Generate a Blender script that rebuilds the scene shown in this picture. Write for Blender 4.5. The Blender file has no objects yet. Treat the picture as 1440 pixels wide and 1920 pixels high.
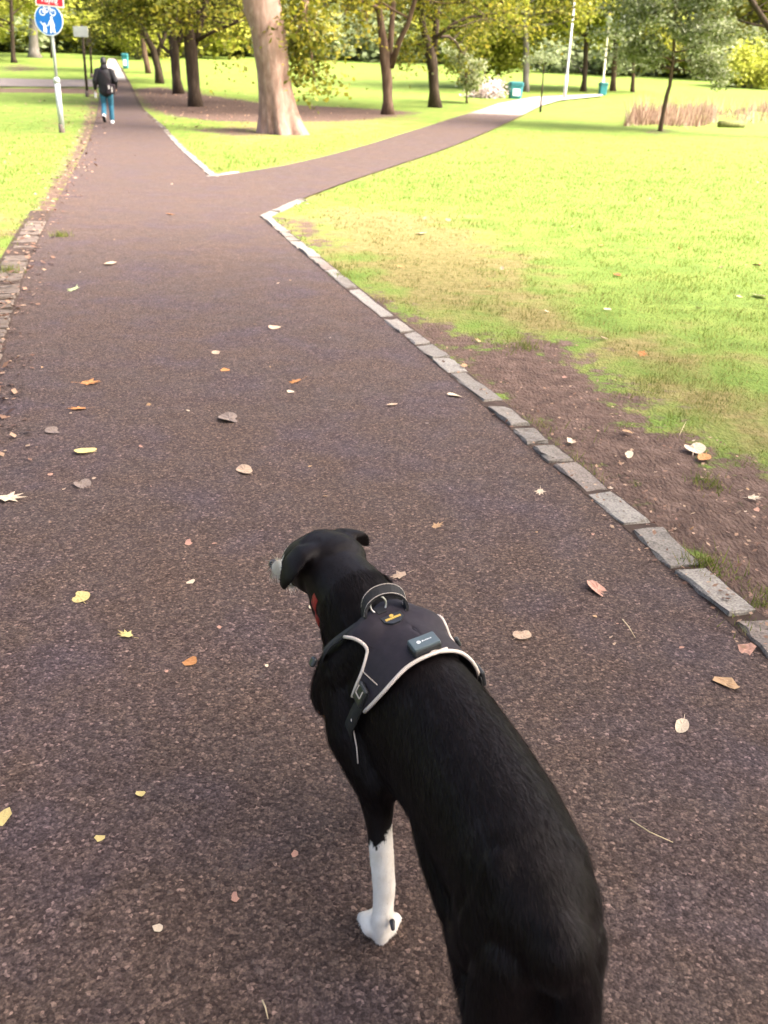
import bpy, bmesh, math, random, os
import numpy as np
from mathutils import Vector, Matrix
from mathutils.bvhtree import BVHTree

SC = bpy.context.scene
COL = SC.collection
R = math.radians

# ------------------------------------------------------------------ camera
FPX, CXP, CYP, CAM_H = 1700.0, 720.0, 960.0, 1.55
PITCH = math.atan(810 / FPX)
ROLL = R(2.2)
_R0 = np.array([1, 0, 0.0])
_U0 = np.array([0, math.sin(PITCH), math.cos(PITCH)])
FWD = np.array([0, math.cos(PITCH), -math.sin(PITCH)])
RGT = math.cos(ROLL) * _R0 + math.sin(ROLL) * _U0
UPV = -math.sin(ROLL) * _R0 + math.cos(ROLL) * _U0
CAM = np.array([0, 0, CAM_H])
cd = bpy.data.cameras.new('camera')
cam = bpy.data.objects.new('camera', cd)
COL.objects.link(cam)
m = Matrix.Identity(4)
for i in range(3):
    m[i][0], m[i][1], m[i][2], m[i][3] = RGT[i], UPV[i], -FWD[i], CAM[i]
cam.matrix_world = m
cd.sensor_fit = 'AUTO'
cd.sensor_width = 36.0
cd.lens = FPX / 1920 * 36.0
cd.clip_start, cd.clip_end = 0.05, 2000
cd.dof.use_dof = True
cd.dof.focus_distance = 2.3
cd.dof.aperture_fstop = cd.lens / 1000 / 0.0055
SC.camera = cam

# ------------------------------------------------------------------ sky, sun, exposure
SUN_EL, SUN_AZ = R(48), R(98)        # azimuth measured from +Y (view direction) towards +X (right)
w = bpy.data.worlds.new('World')
SC.world = w
w.use_nodes = True
nt = w.node_tree
bg = nt.nodes['Background']
sky = nt.nodes.new('ShaderNodeTexSky')
sky.sky_type = 'NISHITA'
sky.sun_disc = False
sky.sun_elevation = SUN_EL
sky.sun_rotation = SUN_AZ
sky.air_density, sky.dust_density, sky.ozone_density = 0.6, 9.0, 1.0
nt.links.new(sky.outputs[0], bg.inputs[0])
bg.inputs[1].default_value = 0.15
sl = bpy.data.lights.new('sun', 'SUN')
sl.energy, sl.angle, sl.color = 1.5, R(30), (1.0, 0.94, 0.84)
so = bpy.data.objects.new('sun', sl)
COL.objects.link(so)
sdir = Vector((math.sin(SUN_AZ) * math.cos(SUN_EL), math.cos(SUN_AZ) * math.cos(SUN_EL), math.sin(SUN_EL)))
so.rotation_euler = sdir.to_track_quat('Z', 'Y').to_euler()
so.location = (20, 10, 40)
SC.view_settings.view_transform = 'Standard'
SC.view_settings.look = 'None'
SC.view_settings.gamma = 1.0
SC.view_settings.use_curve_mapping = False
SC.view_settings.exposure = 2.7
SC.cycles.max_bounces = 6
SC.cycles.diffuse_bounces = 3
SC.cycles.transmission_bounces = 3
SC.cycles.use_denoising = True

# ------------------------------------------------------------------ helpers
rng = np.random.default_rng(7)
random.seed(7)


def hsh(ix, iy, iz, s):
    n = (ix * 374761393 + iy * 668265263 + iz * 2147483647 + s * 1274126177) & 0xFFFFFFFF
    n = ((n ^ (n >> 13)) * 1274126177) & 0xFFFFFFFF
    return ((n ^ (n >> 16)) & 0xFFFF) / 65535.0


def vnoise(x, y, z=0.0, seed=0):
    x, y, z = np.broadcast_arrays(np.asarray(x, float), np.asarray(y, float), np.asarray(z, float))
    xi, yi, zi = np.floor(x).astype(np.int64), np.floor(y).astype(np.int64), np.floor(z).astype(np.int64)
    fx, fy, fz = x - xi, y - yi, z - zi
    sx, sy, sz = fx * fx * (3 - 2 * fx), fy * fy * (3 - 2 * fy), fz * fz * (3 - 2 * fz)
    r = 0
    for dx in (0, 1):
        for dy in (0, 1):
            for dz in (0, 1):
                wgt = (sx if dx else 1 - sx) * (sy if dy else 1 - sy) * (sz if dz else 1 - sz)
                r = r + wgt * hsh(xi + dx, yi + dy, zi + dz, seed)
    return r * 2 - 1


def fbm(x, y, z=0.0, seed=0, oct=3):
    r, a = 0, 0.5
    for o in range(oct):
        r = r + a * vnoise(np.asarray(x) * 2 ** o, np.asarray(y) * 2 ** o, np.asarray(z) * 2 ** o, seed + o)
        a *= 0.5
    return r


def H0(x, y):
    """gentle rise of the park away from the path fork"""
    t = np.maximum(np.asarray(y, float) - 20.0, 0.0)
    return 0.05 * t * t / (t + 30.0) + 0 * np.asarray(x)


def ray(u, v):
    return FWD + RGT * (u - CXP) / FPX - UPV * (v - CYP) / FPX


def gp(u, v):
    """photo pixel -> point of the terrain"""
    d = ray(u, v)
    lo, t = 0.2, 0.2
    while t < 900:
        p = CAM + d * t
        if p[2] < H0(p[0], p[1]):
            break
        lo, t = t, t * 1.03 + 0.01
    hi = t
    for _ in range(40):
        mid = (lo + hi) / 2
        p = CAM + d * mid
        if p[2] < H0(p[0], p[1]):
            hi = mid
        else:
            lo = mid
    p = CAM + d * hi
    return np.array([p[0], p[1], float(H0(p[0], p[1]))])


def pz(u, v, z):
    d = ray(u, v)
    return CAM + d * (z - CAM_H) / d[2]


def py_(u, v, y):
    d = ray(u, v)
    return CAM + d * (y / d[1])


def pxm(p):
    return FPX / ((np.asarray(p) - CAM) @ FWD)


class MB:
    def __init__(s):
        s.v, s.f = [], []

    def add(s, verts, faces):
        o = len(s.v)
        s.v.extend([tuple(map(float, q)) for q in verts])
        s.f.extend([tuple(i + o for i in f) for f in faces])
        return s

    def box(s, c, sx, sy, sz, rot=None, bev=0.0):
        pts = []
        for z in (-1, 1):
            for x, y in ((-1, -1), (1, -1), (1, 1), (-1, 1)):
                p = Vector((x * sx / 2, y * sy / 2, z * sz / 2))
                if rot is not None:
                    p = rot @ p
                pts.append((c[0] + p[0], c[1] + p[1], c[2] + p[2]))
        return s.add(pts, [(3, 2, 1, 0), (4, 5, 6, 7), (0, 1, 5, 4), (1, 2, 6, 5), (2, 3, 7, 6), (3, 0, 4, 7)])

    def tube(s, pts, rad, n=10, up=None, cap=True, squash=None):
        """tapered swept tube; rad: floats or (side, vertical) pairs"""
        P = [np.asarray(p, float) for p in pts]
        k = len(P)
        T = []
        for i in range(k):
            t = P[min(i + 1, k - 1)] - P[max(i - 1, 0)]
            T.append(t / (np.linalg.norm(t) + 1e-9))
        ref = np.asarray(up if up is not None else (0, 0, 1), float)
        if abs(T[0] @ ref) > 0.92 and up is None:
            ref = np.array([1.0, 0, 0])
        verts, prev = [], None
        for i in range(k):
            a = np.cross(T[i], ref) if prev is None or up is not None else prev - T[i] * (prev @ T[i])
            if np.linalg.norm(a) < 1e-6:
                a = np.cross(T[i], (0.3, 0.9, 0.2))
            a = a / np.linalg.norm(a)
            prev = a
            b = np.cross(a, T[i])
            rr = rad[i] if not np.isscalar(rad) else rad
            ra, rb = (rr, rr) if np.isscalar(rr) else rr
            for j in range(n):
                an = 2 * math.pi * j / n
                verts.append(P[i] + a * ra * math.cos(an) + b * rb * math.sin(an))
        faces = []
        for i in range(k - 1):
            for j in range(n):
                j2 = (j + 1) % n
                faces.append((i * n + j, i * n + j2, (i + 1) * n + j2, (i + 1) * n + j))
        if cap:
            faces.append(tuple(range(n - 1, -1, -1)))
            faces.append(tuple((k - 1) * n + j for j in range(n)))
        return s.add(verts, faces)

    def ball(s, c, r, n=12, mat=None):
        rx, ry, rz = (r, r, r) if np.isscalar(r) else r
        verts, faces = [], []
        m_ = n // 2
        for i in range(1, m_):
            th = math.pi * i / m_
            for j in range(n):
                ph = 2 * math.pi * j / n
                verts.append((rx * math.sin(th) * math.cos(ph), ry * math.sin(th) * math.sin(ph), rz * math.cos(th)))
        verts += [(0, 0, rz), (0, 0, -rz)]
        top, bot = len(verts) - 2, len(verts) - 1
        for i in range(m_ - 2):
            for j in range(n):
                faces.append((i * n + j, (i + 1) * n + j, (i + 1) * n + (j + 1) % n, i * n + (j + 1) % n))
        for j in range(n):
            faces.append((top, j, (j + 1) % n))
            faces.append((bot, (m_ - 2) * n + (j + 1) % n, (m_ - 2) * n + j))
        V = []
        for q in verts:
            q = Vector(q)
            if mat is not None:
                q = mat @ q
            V.append((c[0] + q[0], c[1] + q[1], c[2] + q[2]))
        return s.add(V, faces)

    def chain(s, pts, rad, n=14, up=None):
        """tube with rounded ends, for bodies that are fused afterwards"""
        P = [np.asarray(p, float) for p in pts]
        rr = [(q, q) if np.isscalar(q) else q for q in rad]
        d0 = P[0] - P[1]; d0 /= np.linalg.norm(d0)
        d1 = P[-1] - P[-2]; d1 /= np.linalg.norm(d1)
        r0, r1 = min(rr[0]), min(rr[-1])
        pre, prer, post, postr = [], [], [], []
        for a in (80, 55, 28):
            pre.append(P[0] + d0 * r0 * math.sin(R(a))); prer.append((rr[0][0] * math.cos(R(a)), rr[0][1] * math.cos(R(a))))
        for a in (28, 55, 80):
            post.append(P[-1] + d1 * r1 * math.sin(R(a))); postr.append((rr[-1][0] * math.cos(R(a)), rr[-1][1] * math.cos(R(a))))
        return s.tube(pre + P + post, prer + rr + postr, n, up)

    def mesh(s, name, smooth=False):
        me = bpy.data.meshes.new(name)
        me.from_pydata(s.v, [], s.f)
        me.update()
        if smooth:
            me.polygons.foreach_set('use_smooth', [True] * len(me.polygons))
        return me

    def build(s, name, mat, parent=None, smooth=False):
        return obj(name, s.mesh(name, smooth), mat, parent)


def np_mesh(name, verts, faces, smooth=False):
    """fast mesh from arrays; faces (n,3) or (n,4)"""
    verts = np.asarray(verts, np.float32); faces = np.asarray(faces, np.int32)
    me = bpy.data.meshes.new(name)
    n, k = faces.shape
    me.vertices.add(len(verts)); me.vertices.foreach_set('co', verts.ravel())
    me.loops.add(n * k); me.loops.foreach_set('vertex_index', faces.ravel())
    me.polygons.add(n); me.polygons.foreach_set('loop_start', np.arange(0, n * k, k, dtype=np.int32))
    me.update(calc_edges=True)
    if smooth:
        me.polygons.foreach_set('use_smooth', np.ones(n, bool))
    return me


def obj(name, me, mat=None, parent=None):
    o = bpy.data.objects.new(name, me)
    COL.objects.link(o)
    if mat is not None and me is not None and len(me.materials) == 0:
        me.materials.append(mat)
    if parent is not None:
        o.parent = parent
    return o


def tag(o, label=None, cat=None, group=None, kind=None):
    if label: o['label'] = label
    if cat: o['category'] = cat
    if group: o['group'] = group
    if kind: o['kind'] = kind
    return o


def empty(name, loc=(0, 0, 0), rz=0.0):
    o = bpy.data.objects.new(name, None)
    COL.objects.link(o)
    o.location = loc
    o.rotation_euler = (0, 0, rz)
    o.empty_display_size = 0.1
    return o


def copy_tree(o, parent=None):
    c = o.copy()
    COL.objects.link(c)
    if parent is not None:
        c.parent = parent
    for ch in list(o.children):
        copy_tree(ch, c)
    return c


# ------------------------------------------------------------------ materials
def lin(r, g, b):
    f = lambda c: c / 12.92 if c <= 0.04045 else ((c + 0.055) / 1.055) ** 2.4
    return (f(r / 255), f(g / 255), f(b / 255), 1)


class Mat:
    """small node-graph helper"""
    def __init__(s, name, rough=0.8, spec=0.3):
        s.m = bpy.data.materials.new(name)
        s.m.use_nodes = True
        s.t = s.m.node_tree
        s.b = s.t.nodes['Principled BSDF']
        s.out = s.t.nodes['Material Output']
        s.b.inputs['Roughness'].default_value = rough
        s.b.inputs['Specular IOR Level'].default_value = spec
        s.co = None

    def n(s, typ, **kw):
        x = s.t.nodes.new(typ)
        for k, v in kw.items():
            setattr(x, k, v)
        return x

    def l(s, a, b):
        s.t.links.new(a, b)

    def coord(s, world=True):
        if s.co is None:
            if world:
                s.co = s.n('ShaderNodeNewGeometry').outputs['Position']
            else:
                s.co = s.n('ShaderNodeTexCoord').outputs['Object']
        return s.co

    def noise(s, scale, detail=3, rough=0.55, world=True, vec=None, dist=0.0):
        x = s.n('ShaderNodeTexNoise')
        x.inputs['Scale'].default_value = scale
        x.inputs['Detail'].default_value = detail
        x.inputs['Roughness'].default_value = rough
        x.inputs['Distortion'].default_value = dist
        s.l(vec if vec is not None else s.coord(world), x.inputs['Vector'])
        return x.outputs['Fac']

    def ramp(s, fac, stops):
        x = s.n('ShaderNodeValToRGB')
        e = x.color_ramp.elements
        while len(e) < len(stops):
            e.new(0.5)
        for q, (p, c) in zip(e, stops):
            q.position = p
            q.color = c if len(c) == 4 else (*c, 1)
        s.l(fac, x.inputs[0])
        return x.outputs[0]

    def val(s, fac, a, b, c=0.0, d=1.0):
        x = s.n('ShaderNodeMapRange')
        for i, q in enumerate((a, b, c, d)):
            x.inputs[i + 1].default_value = q
        s.l(fac, x.inputs[0])
        return x.outputs[0]

    def mix(s, fac, a, b, typ='MIX'):
        x = s.n('ShaderNodeMix', data_type='RGBA', blend_type=typ)
        for sock, q in ((x.inputs[0], fac), (x.inputs[6], a), (x.inputs[7], b)):
            if hasattr(q, 'is_output'):
                s.l(q, sock)
            elif isinstance(q, (int, float)):
                sock.default_value = q
            else:
                sock.default_value = q if len(q) == 4 else (*q, 1)
        return x.outputs[2]

    def math(s, op, a, b=0.0):
        x = s.n('ShaderNodeMath', operation=op)
        for sock, q in ((x.inputs[0], a), (x.inputs[1], b)):
            if hasattr(q, 'is_output'):
                s.l(q, sock)
            else:
                sock.default_value = q
        return x.outputs[0]

    def attr(s, name):
        x = s.n('ShaderNodeAttribute', attribute_name=name)
        return x.outputs['Fac']

    def col(s, c):
        if hasattr(c, 'is_output'):
            s.l(c, s.b.inputs['Base Color'])
        else:
            s.b.inputs['Base Color'].default_value = c if len(c) == 4 else (*c, 1)
        return s

    def bump(s, h, strength=0.5, dist=0.01):
        x = s.n('ShaderNodeBump')
        x.inputs['Strength'].default_value = strength
        x.inputs['Distance'].default_value = dist
        s.l(h, x.inputs['Height'])
        s.l(x.outputs[0], s.b.inputs['Normal'])
        return s


def simple(name, c, rough=0.7, spec=0.3, var=0.15, scale=8.0, metallic=0.0, world=False):
    M = Mat(name, rough, spec)
    n = M.noise(scale, 4, world=world)
    c = np.array(c[:3])
    M.col(M.ramp(n, [(0.25, tuple(np.clip(c * (1 - var), 0, 1))), (0.75, tuple(np.clip(c * (1 + var), 0, 1)))]))
    M.b.inputs['Metallic'].default_value = metallic
    M.bump(n, 0.15, 0.004)
    return M.m


def leaf_mat(name, stops, trans=0.35, rough=0.6):
    """two-sided leaf: colour varies from leaf to leaf, light passes through"""
    M = Mat(name, rough, 0.25)
    rnd = M.n('ShaderNodeNewGeometry').outputs['Random Per Island']
    c = M.ramp(rnd, stops)
    M.col(c)
    tr = M.n('ShaderNodeBsdfTranslucent')
    M.l(c, tr.inputs['Color'])
    mx = M.n('ShaderNodeMixShader')
    mx.inputs[0].default_value = trans
    M.l(M.b.outputs[0], mx.inputs[1]); M.l(tr.outputs[0], mx.inputs[2])
    M.l(mx.outputs[0], M.out.inputs['Surface'])
    return M.m


# asphalt: brown-purple macadam with pale chippings
def asphalt():
    M = Mat('asphalt', 0.85, 0.22)
    co = M.coord()
    warp = M.n('ShaderNodeTexNoise'); warp.inputs['Scale'].default_value = 60; M.l(co, warp.inputs['Vector'])
    wv = M.n('ShaderNodeVectorMath', operation='MULTIPLY_ADD')
    M.l(warp.outputs['Color'], wv.inputs[0]); wv.inputs[1].default_value = (0.012, 0.012, 0.012); M.l(co, wv.inputs[2])
    vo = M.n('ShaderNodeTexVoronoi'); vo.inputs['Scale'].default_value = 125; M.l(wv.outputs[0], vo.inputs['Vector'])
    vo2 = M.n('ShaderNodeTexVoronoi'); vo2.inputs['Scale'].default_value = 80; M.l(wv.outputs[0], vo2.inputs['Vector'])
    big = M.noise(0.8, 5, 0.6)
    mid = M.noise(5, 5, 0.6)
    fine = M.noise(170, 3, 0.6)
    base = M.mix(M.val(big, 0.36, 0.64), (0.078, 0.051, 0.039), (0.067, 0.048, 0.042))
    base = M.mix(M.val(M.noise(1.7, 4, 0.6), 0.47, 0.62, 0, 0.9), base, (0.064, 0.045, 0.048))
    base = M.mix(M.val(mid, 0.35, 0.75, 0, 0.6), base, (0.089, 0.059, 0.045))
    sep = M.n('ShaderNodeSeparateColor'); M.l(vo.outputs['Color'], sep.inputs[0])
    st = M.ramp(sep.outputs[0], [(0.0, (0.4, 0.36, 0.36)), (0.5, (0.88, 0.87, 0.87)), (0.85, (1.2, 1.19, 1.17)), (0.96, (1.7, 1.68, 1.62)), (1.0, (2.6, 2.55, 2.5))])
    c = M.mix(1.0, base, st, 'MULTIPLY')
    c = M.mix(1.0, c, M.ramp(fine, [(0.32, (0.55, 0.53, 0.53)), (0.5, (1.02, 1.02, 1.02)), (0.68, (1.7, 1.68, 1.66))]), 'MULTIPLY')
    sep2 = M.n('ShaderNodeSeparateColor'); M.l(vo2.outputs['Color'], sep2.inputs[0])
    c = M.mix(M.val(sep2.outputs[1], 0.985, 0.99, 0, 0.25), c, (0.17, 0.13, 0.11))
    c = M.mix(M.val(vo.outputs['Distance'], 0.45, 0.85, 0, 0.35), c, (0.022, 0.014, 0.012))
    c = M.mix(M.attr('pale'), c, M.mix(M.val(mid, 0.3, 0.7), (0.27, 0.24, 0.22), (0.34, 0.31, 0.285)))  # sunlit brightness of the far stretches mixed in as a paler colour
    M.col(c)
    hgt = M.math('ADD', M.math('MULTIPLY', vo.outputs['Distance'], -0.6), M.math('ADD', M.math('MULTIPLY', sep.outputs[1], 0.6), M.math('MULTIPLY', fine, 0.5)))
    M.bump(hgt, 0.75, 0.004)
    M.l(M.val(mid, 0.3, 0.7, 0.72, 0.95), M.b.inputs['Roughness'])
    return M.m


def ground_mat():
    M = Mat('lawn_and_soil', 0.9, 0.15)
    co = M.coord()
    n1, n2, n3 = M.noise(0.35, 4), M.noise(2.2, 5), M.noise(14, 5)
    blade = M.n('ShaderNodeTexNoise'); blade.inputs['Scale'].default_value = 70; blade.inputs['Detail'].default_value = 4
    mp = M.n('ShaderNodeMapping'); mp.inputs['Scale'].default_value = (1.0, 0.45, 1); M.l(co, mp.inputs[0]); M.l(mp.outputs[0], blade.inputs['Vector'])
    g = M.ramp(n2, [(0.25, (0.088, 0.138, 0.022)), (0.5, (0.132, 0.188, 0.032)), (0.78, (0.19, 0.22, 0.050))])
    g = M.mix(M.val(n1, 0.4, 0.7, 0, 0.5), g, (0.155, 0.205, 0.042))
    g = M.mix(M.val(blade.outputs[0], 0.35, 0.7), M.mix(1.0, g, (0.75, 0.78, 0.7), 'MULTIPLY'), M.mix(1.0, g, (1.2, 1.18, 1.2), 'MULTIPLY'))
    dryc = M.ramp(n3, [(0.3, (0.12, 0.10, 0.032)), (0.55, (0.18, 0.142, 0.055)), (0.8, (0.25, 0.20, 0.09))])
    dm = M.math('ADD', M.attr('dry'), M.math('MULTIPLY', M.math('SUBTRACT', n2, 0.5), 1.1))
    c = M.mix(M.val(dm, 0.38, 0.66, 0, 0.92), g, dryc)
    s3 = M.noise(9, 6, 0.65)
    soil = M.ramp(s3, [(0.25, (0.045, 0.027, 0.020)), (0.5, (0.095, 0.060, 0.046)), (0.7, (0.145, 0.096, 0.074)), (0.85, (0.21, 0.155, 0.12))])
    sm = M.math('ADD', M.attr('soil'), M.math('MULTIPLY', M.math('SUBTRACT', M.noise(4.5, 8, 0.75), 0.5), 1.9))  # mask holds bare soil, plus tree shade painted in the same brown
    c = M.mix(M.val(sm, 0.42, 0.6), c, soil)
    M.col(c)
    M.bump(M.math('ADD', n3, blade.outputs[0]), 0.7, 0.03)
    return M.m


def granite():
    M = Mat('granite', 0.8, 0.3)
    oi = M.n('ShaderNodeObjectInfo').outputs['Random']
    co = M.coord()
    f = M.noise(120, 2)
    p = M.noise(16, 5, 0.6)
    base = M.ramp(oi, [(0.0, (0.150, 0.130, 0.110)), (0.4, (0.185, 0.165, 0.142)), (0.75, (0.235, 0.213, 0.185)), (1.0, (0.168, 0.133, 0.110))])
    c = M.mix(1.0, base, M.ramp(f, [(0.3, (0.55, 0.55, 0.55)), (0.5, (1, 1, 1)), (0.72, (1.35, 1.33, 1.3))]), 'MULTIPLY')
    c = M.mix(M.val(p, 0.56, 0.72, 0, 0.75), c, (0.10, 0.075, 0.058))
    M.col(c)
    M.bump(M.math('ADD', p, M.math('MULTIPLY', f, 0.3)), 0.6, 0.008)
    return M.m


def bark(name, a, b, c, scale=1.0, stretch=0.2, bump=0.6):
    M = Mat(name, 0.9, 0.15)
    co = M.n('ShaderNodeTexCoord').outputs['Object']
    mp = M.n('ShaderNodeMapping'); mp.inputs['Scale'].default_value = (1, 1, stretch); M.l(co, mp.inputs[0])
    n1 = M.noise(9 * scale, 6, 0.65, vec=mp.outputs[0], dist=0.4)
    n2 = M.noise(2.2 * scale, 3, vec=co)
    col = M.ramp(n1, [(0.28, a), (0.5, b), (0.72, c)])
    col = M.mix(M.val(n2, 0.45, 0.7, 0, 0.6), col, tuple(np.array(b) * 0.75))
    M.col(col)
    M.bump(n1, bump, 0.03)
    return M.m


MT = {}
MT['asphalt'] = asphalt()
MT['ground'] = ground_mat()
MT['granite'] = granite()
MT['sett'] = simple('dirty_sett', (0.125, 0.098, 0.080), 0.9, 0.2, 0.4, 25, world=True)
MT['bed'] = simple('kerb_bedding', (0.06, 0.042, 0.034), 0.95, 0.1, 0.4, 20, world=True)
MT['bark_plane'] = bark('bark_pale', (0.14, 0.08, 0.06), (0.26, 0.165, 0.128), (0.36, 0.255, 0.205), 0.8, 0.35, 0.35)
MT['bark_dark'] = bark('bark_dark', (0.022, 0.015, 0.011), (0.055, 0.038, 0.026), (0.10, 0.072, 0.05))
MT['bark_mid'] = bark('bark_brown', (0.045, 0.027, 0.018), (0.11, 0.068, 0.045), (0.17, 0.115, 0.08))
MT['bark_grey'] = bark('bark_grey', (0.09, 0.075, 0.065), (0.17, 0.15, 0.13), (0.26, 0.23, 0.2))
MT['leaf_olive'] = leaf_mat('leaves_olive', [(0, (0.065, 0.075, 0.009)), (0.4, (0.135, 0.145, 0.014)), (0.8, (0.23, 0.215, 0.022)), (1, (0.34, 0.28, 0.04))], 0.45)
MT['leaf_dark'] = leaf_mat('leaves_dark_green', [(0, (0.036, 0.045, 0.006)), (0.5, (0.085, 0.095, 0.010)), (0.85, (0.16, 0.155, 0.017)), (1, (0.26, 0.22, 0.03))], 0.4)
MT['leaf_yellow'] = leaf_mat('leaves_yellow_green', [(0, (0.08, 0.09, 0.008)), (0.4, (0.17, 0.17, 0.013)), (0.8, (0.27, 0.24, 0.022)), (1, (0.38, 0.30, 0.04))], 0.5)
MT['leaf_far'] = leaf_mat('leaves_far_yellow_green', [(0, (0.14, 0.15, 0.015)), (0.4, (0.26, 0.26, 0.03)), (0.8, (0.38, 0.35, 0.05)), (1, (0.5, 0.42, 0.09))], 0.5)  # brighter copy of the yellow-green leaves, offsetting crown shade by colour
MT['leaf_silver'] = leaf_mat('leaves_silver_green', [(0, (0.09, 0.12, 0.025)), (0.4, (0.20, 0.235, 0.075)), (0.8, (0.34, 0.36, 0.20)), (1, (0.55, 0.54, 0.42))], 0.4)
MT['leaf_pale'] = leaf_mat('leaves_pale_blue_green', [(0, (0.16, 0.19, 0.08)), (0.5, (0.30, 0.35, 0.17)), (1, (0.46, 0.50, 0.30))], 0.5)
MT['leaf_orange'] = leaf_mat('leaves_autumn_orange', [(0, (0.22, 0.11, 0.02)), (0.5, (0.42, 0.22, 0.05)), (1, (0.6, 0.38, 0.12))])
MT['leaf_lime'] = leaf_mat('leaves_lime', [(0, (0.18, 0.21, 0.02)), (0.5, (0.33, 0.35, 0.045)), (1, (0.5, 0.48, 0.10))], 0.5)
MT['leaf_white'] = leaf_mat('leaves_whitish', [(0, (0.35, 0.36, 0.28)), (0.5, (0.55, 0.55, 0.47)), (1, (0.75, 0.72, 0.66))], 0.2)
MT['leaf_pinkish'] = leaf_mat('blossom_pale_pink', [(0, (0.34, 0.27, 0.24)), (0.5, (0.62, 0.50, 0.46)), (1, (0.8, 0.72, 0.68))], 0.2)

# ------------------------------------------------------------------ path layout (edges traced on the ground)
def G2(pts):
    return [gp(u, v)[:2] for u, v in pts]


main_L = G2([(0, 690), (22, 600), (50, 505), (78, 440), (112, 370), (140, 318), (160, 280), (172, 250), (180, 222), (185, 195), (187, 178), (187, 164), (191, 150), (197, 130), (204, 110)])
d_ = main_L[0] - main_L[1]
main_L = [main_L[0] + d_ * 5.5] + main_L
main_R = G2([(1440, 1240), (1271, 1080), (1102, 934), (960, 810), (843, 707), (753, 630), (650, 547), (487, 407), (395, 333), (345, 288), (300, 238), (262, 205), (240, 157), (226, 130), (214, 110)])
d_ = main_R[0] - main_R[1]
main_R = [main_R[0] + d_ * 11] + main_R
br_A = G2([(487, 407), (560, 376), (650, 342), (760, 305), (880, 262), (940, 236), (985, 214), (1012, 200), (1050, 189), (1130, 181)])
br_B = G2([(395, 333), (450, 325), (540, 310), (650, 283), (760, 250), (850, 222), (900, 207), (935, 195), (1000, 183), (1130, 177)])
cr_A = G2([(187, 164), (100, 164), (0, 163), (-260, 159)])
cr_B = G2([(191, 150), (100, 150), (0, 148), (-260, 143)])


def xat(poly, y):
    p = np.array(poly)
    return np.interp(y, p[:, 1], p[:, 0])


def resample(poly, n):
    p = np.array(poly)
    s = np.concatenate([[0], np.cumsum(np.linalg.norm(np.diff(p, axis=0), axis=1))])
    t = np.linspace(0, s[-1], n)
    return np.stack([np.interp(t, s, p[:, 0]), np.interp(t, s, p[:, 1])], 1)


poly_main = np.array(main_L + main_R[::-1])
poly_br = np.array(br_A + br_B[::-1])
poly_cr = np.array(cr_A + cr_B[::-1])


def sdf(poly, x, y):
    """signed distance to polygon, negative inside"""
    poly = np.asarray(poly)
    x = np.asarray(x, float); y = np.asarray(y, float)
    d = np.full(x.shape, 1e9)
    ins = np.zeros(x.shape, bool)
    for (ax, ay), (bx, by) in zip(poly, np.roll(poly, -1, axis=0)):
        ex, ey = bx - ax, by - ay
        t = np.clip(((x - ax) * ex + (y - ay) * ey) / (ex * ex + ey * ey + 1e-12), 0, 1)
        d = np.minimum(d, np.hypot(x - ax - t * ex, y - ay - t * ey))
        c = ((ay > y) != (by > y)) & (x < (bx - ax) * (y - ay) / (by - ay + 1e-12) + ax)
        ins ^= c
    return np.where(ins, -d, d)


def d_paths(x, y):
    return np.minimum(np.minimum(sdf(poly_main, x, y), sdf(poly_br, x, y)), sdf(poly_cr, x, y))


def PG(pts):
    return np.array(G2(pts))


SOIL_AND_SHADE = [
    (PG([(1440, 1240), (1102, 934), (960, 810), (843, 707), (753, 630), (690, 580), (640, 537), (700, 556), (780, 596), (850, 622), (920, 650), (1000, 636), (1075, 645), (1105, 700), (1190, 735), (1220, 790), (1320, 830), (1440, 905), (1800, 1100), (1800, 1500)]), 1.0, 1.0),
    (PG([(500, 410), (550, 402), (620, 432), (650, 470), (600, 472), (540, 442)]), 0.9, 0.75),
    (PG([(242, 168), (300, 163), (400, 180), (485, 193), (720, 206), (790, 212), (730, 221), (640, 228), (485, 230), (400, 228), (320, 219), (268, 203)]), 1.8, 1.0),  # bare soil under the trees, plus canopy shade painted brown
    (PG([(330, 243), (480, 238), (505, 254), (430, 257)]), 0.8, 0.62),  # cast shadow of the big trunk, painted as a brown strip
    (PG([(0, 166), (185, 166), (180, 177), (100, 175), (0, 174), (-250, 170), (-250, 164)]), 0.7, 0.9),
    (PG([(1180, 246), (1235, 240), (1290, 246), (1235, 256)]), 0.8, 0.5),
    (PG([(0, 122), (60, 120), (90, 132), (0, 138)]), 2.0, 0.7),
]
DRY = [
    (PG([(510, 402), (620, 388), (850, 400), (1000, 470), (1090, 600), (1300, 640), (1440, 740), (1700, 900), (1440, 910), (1220, 790), (1075, 645), (850, 622), (640, 535)]), 2.4, 0.9),
    (PG([(0, 390), (90, 370), (70, 450), (0, 500), (-150, 500), (-150, 400)]), 1.0, 0.6),
    (PG([(340, 240), (480, 215), (740, 212), (780, 222), (620, 262), (480, 275), (400, 270)]), 2.5, 0.6),
    (PG([(120, 255), (180, 200), (178, 180), (120, 185), (60, 230), (60, 250)]), 1.2, 0.5),
    (PG([(600, 200), (720, 216), (860, 215), (800, 235), (650, 262), (560, 265)]), 2.0, 0.5),
]


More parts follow.
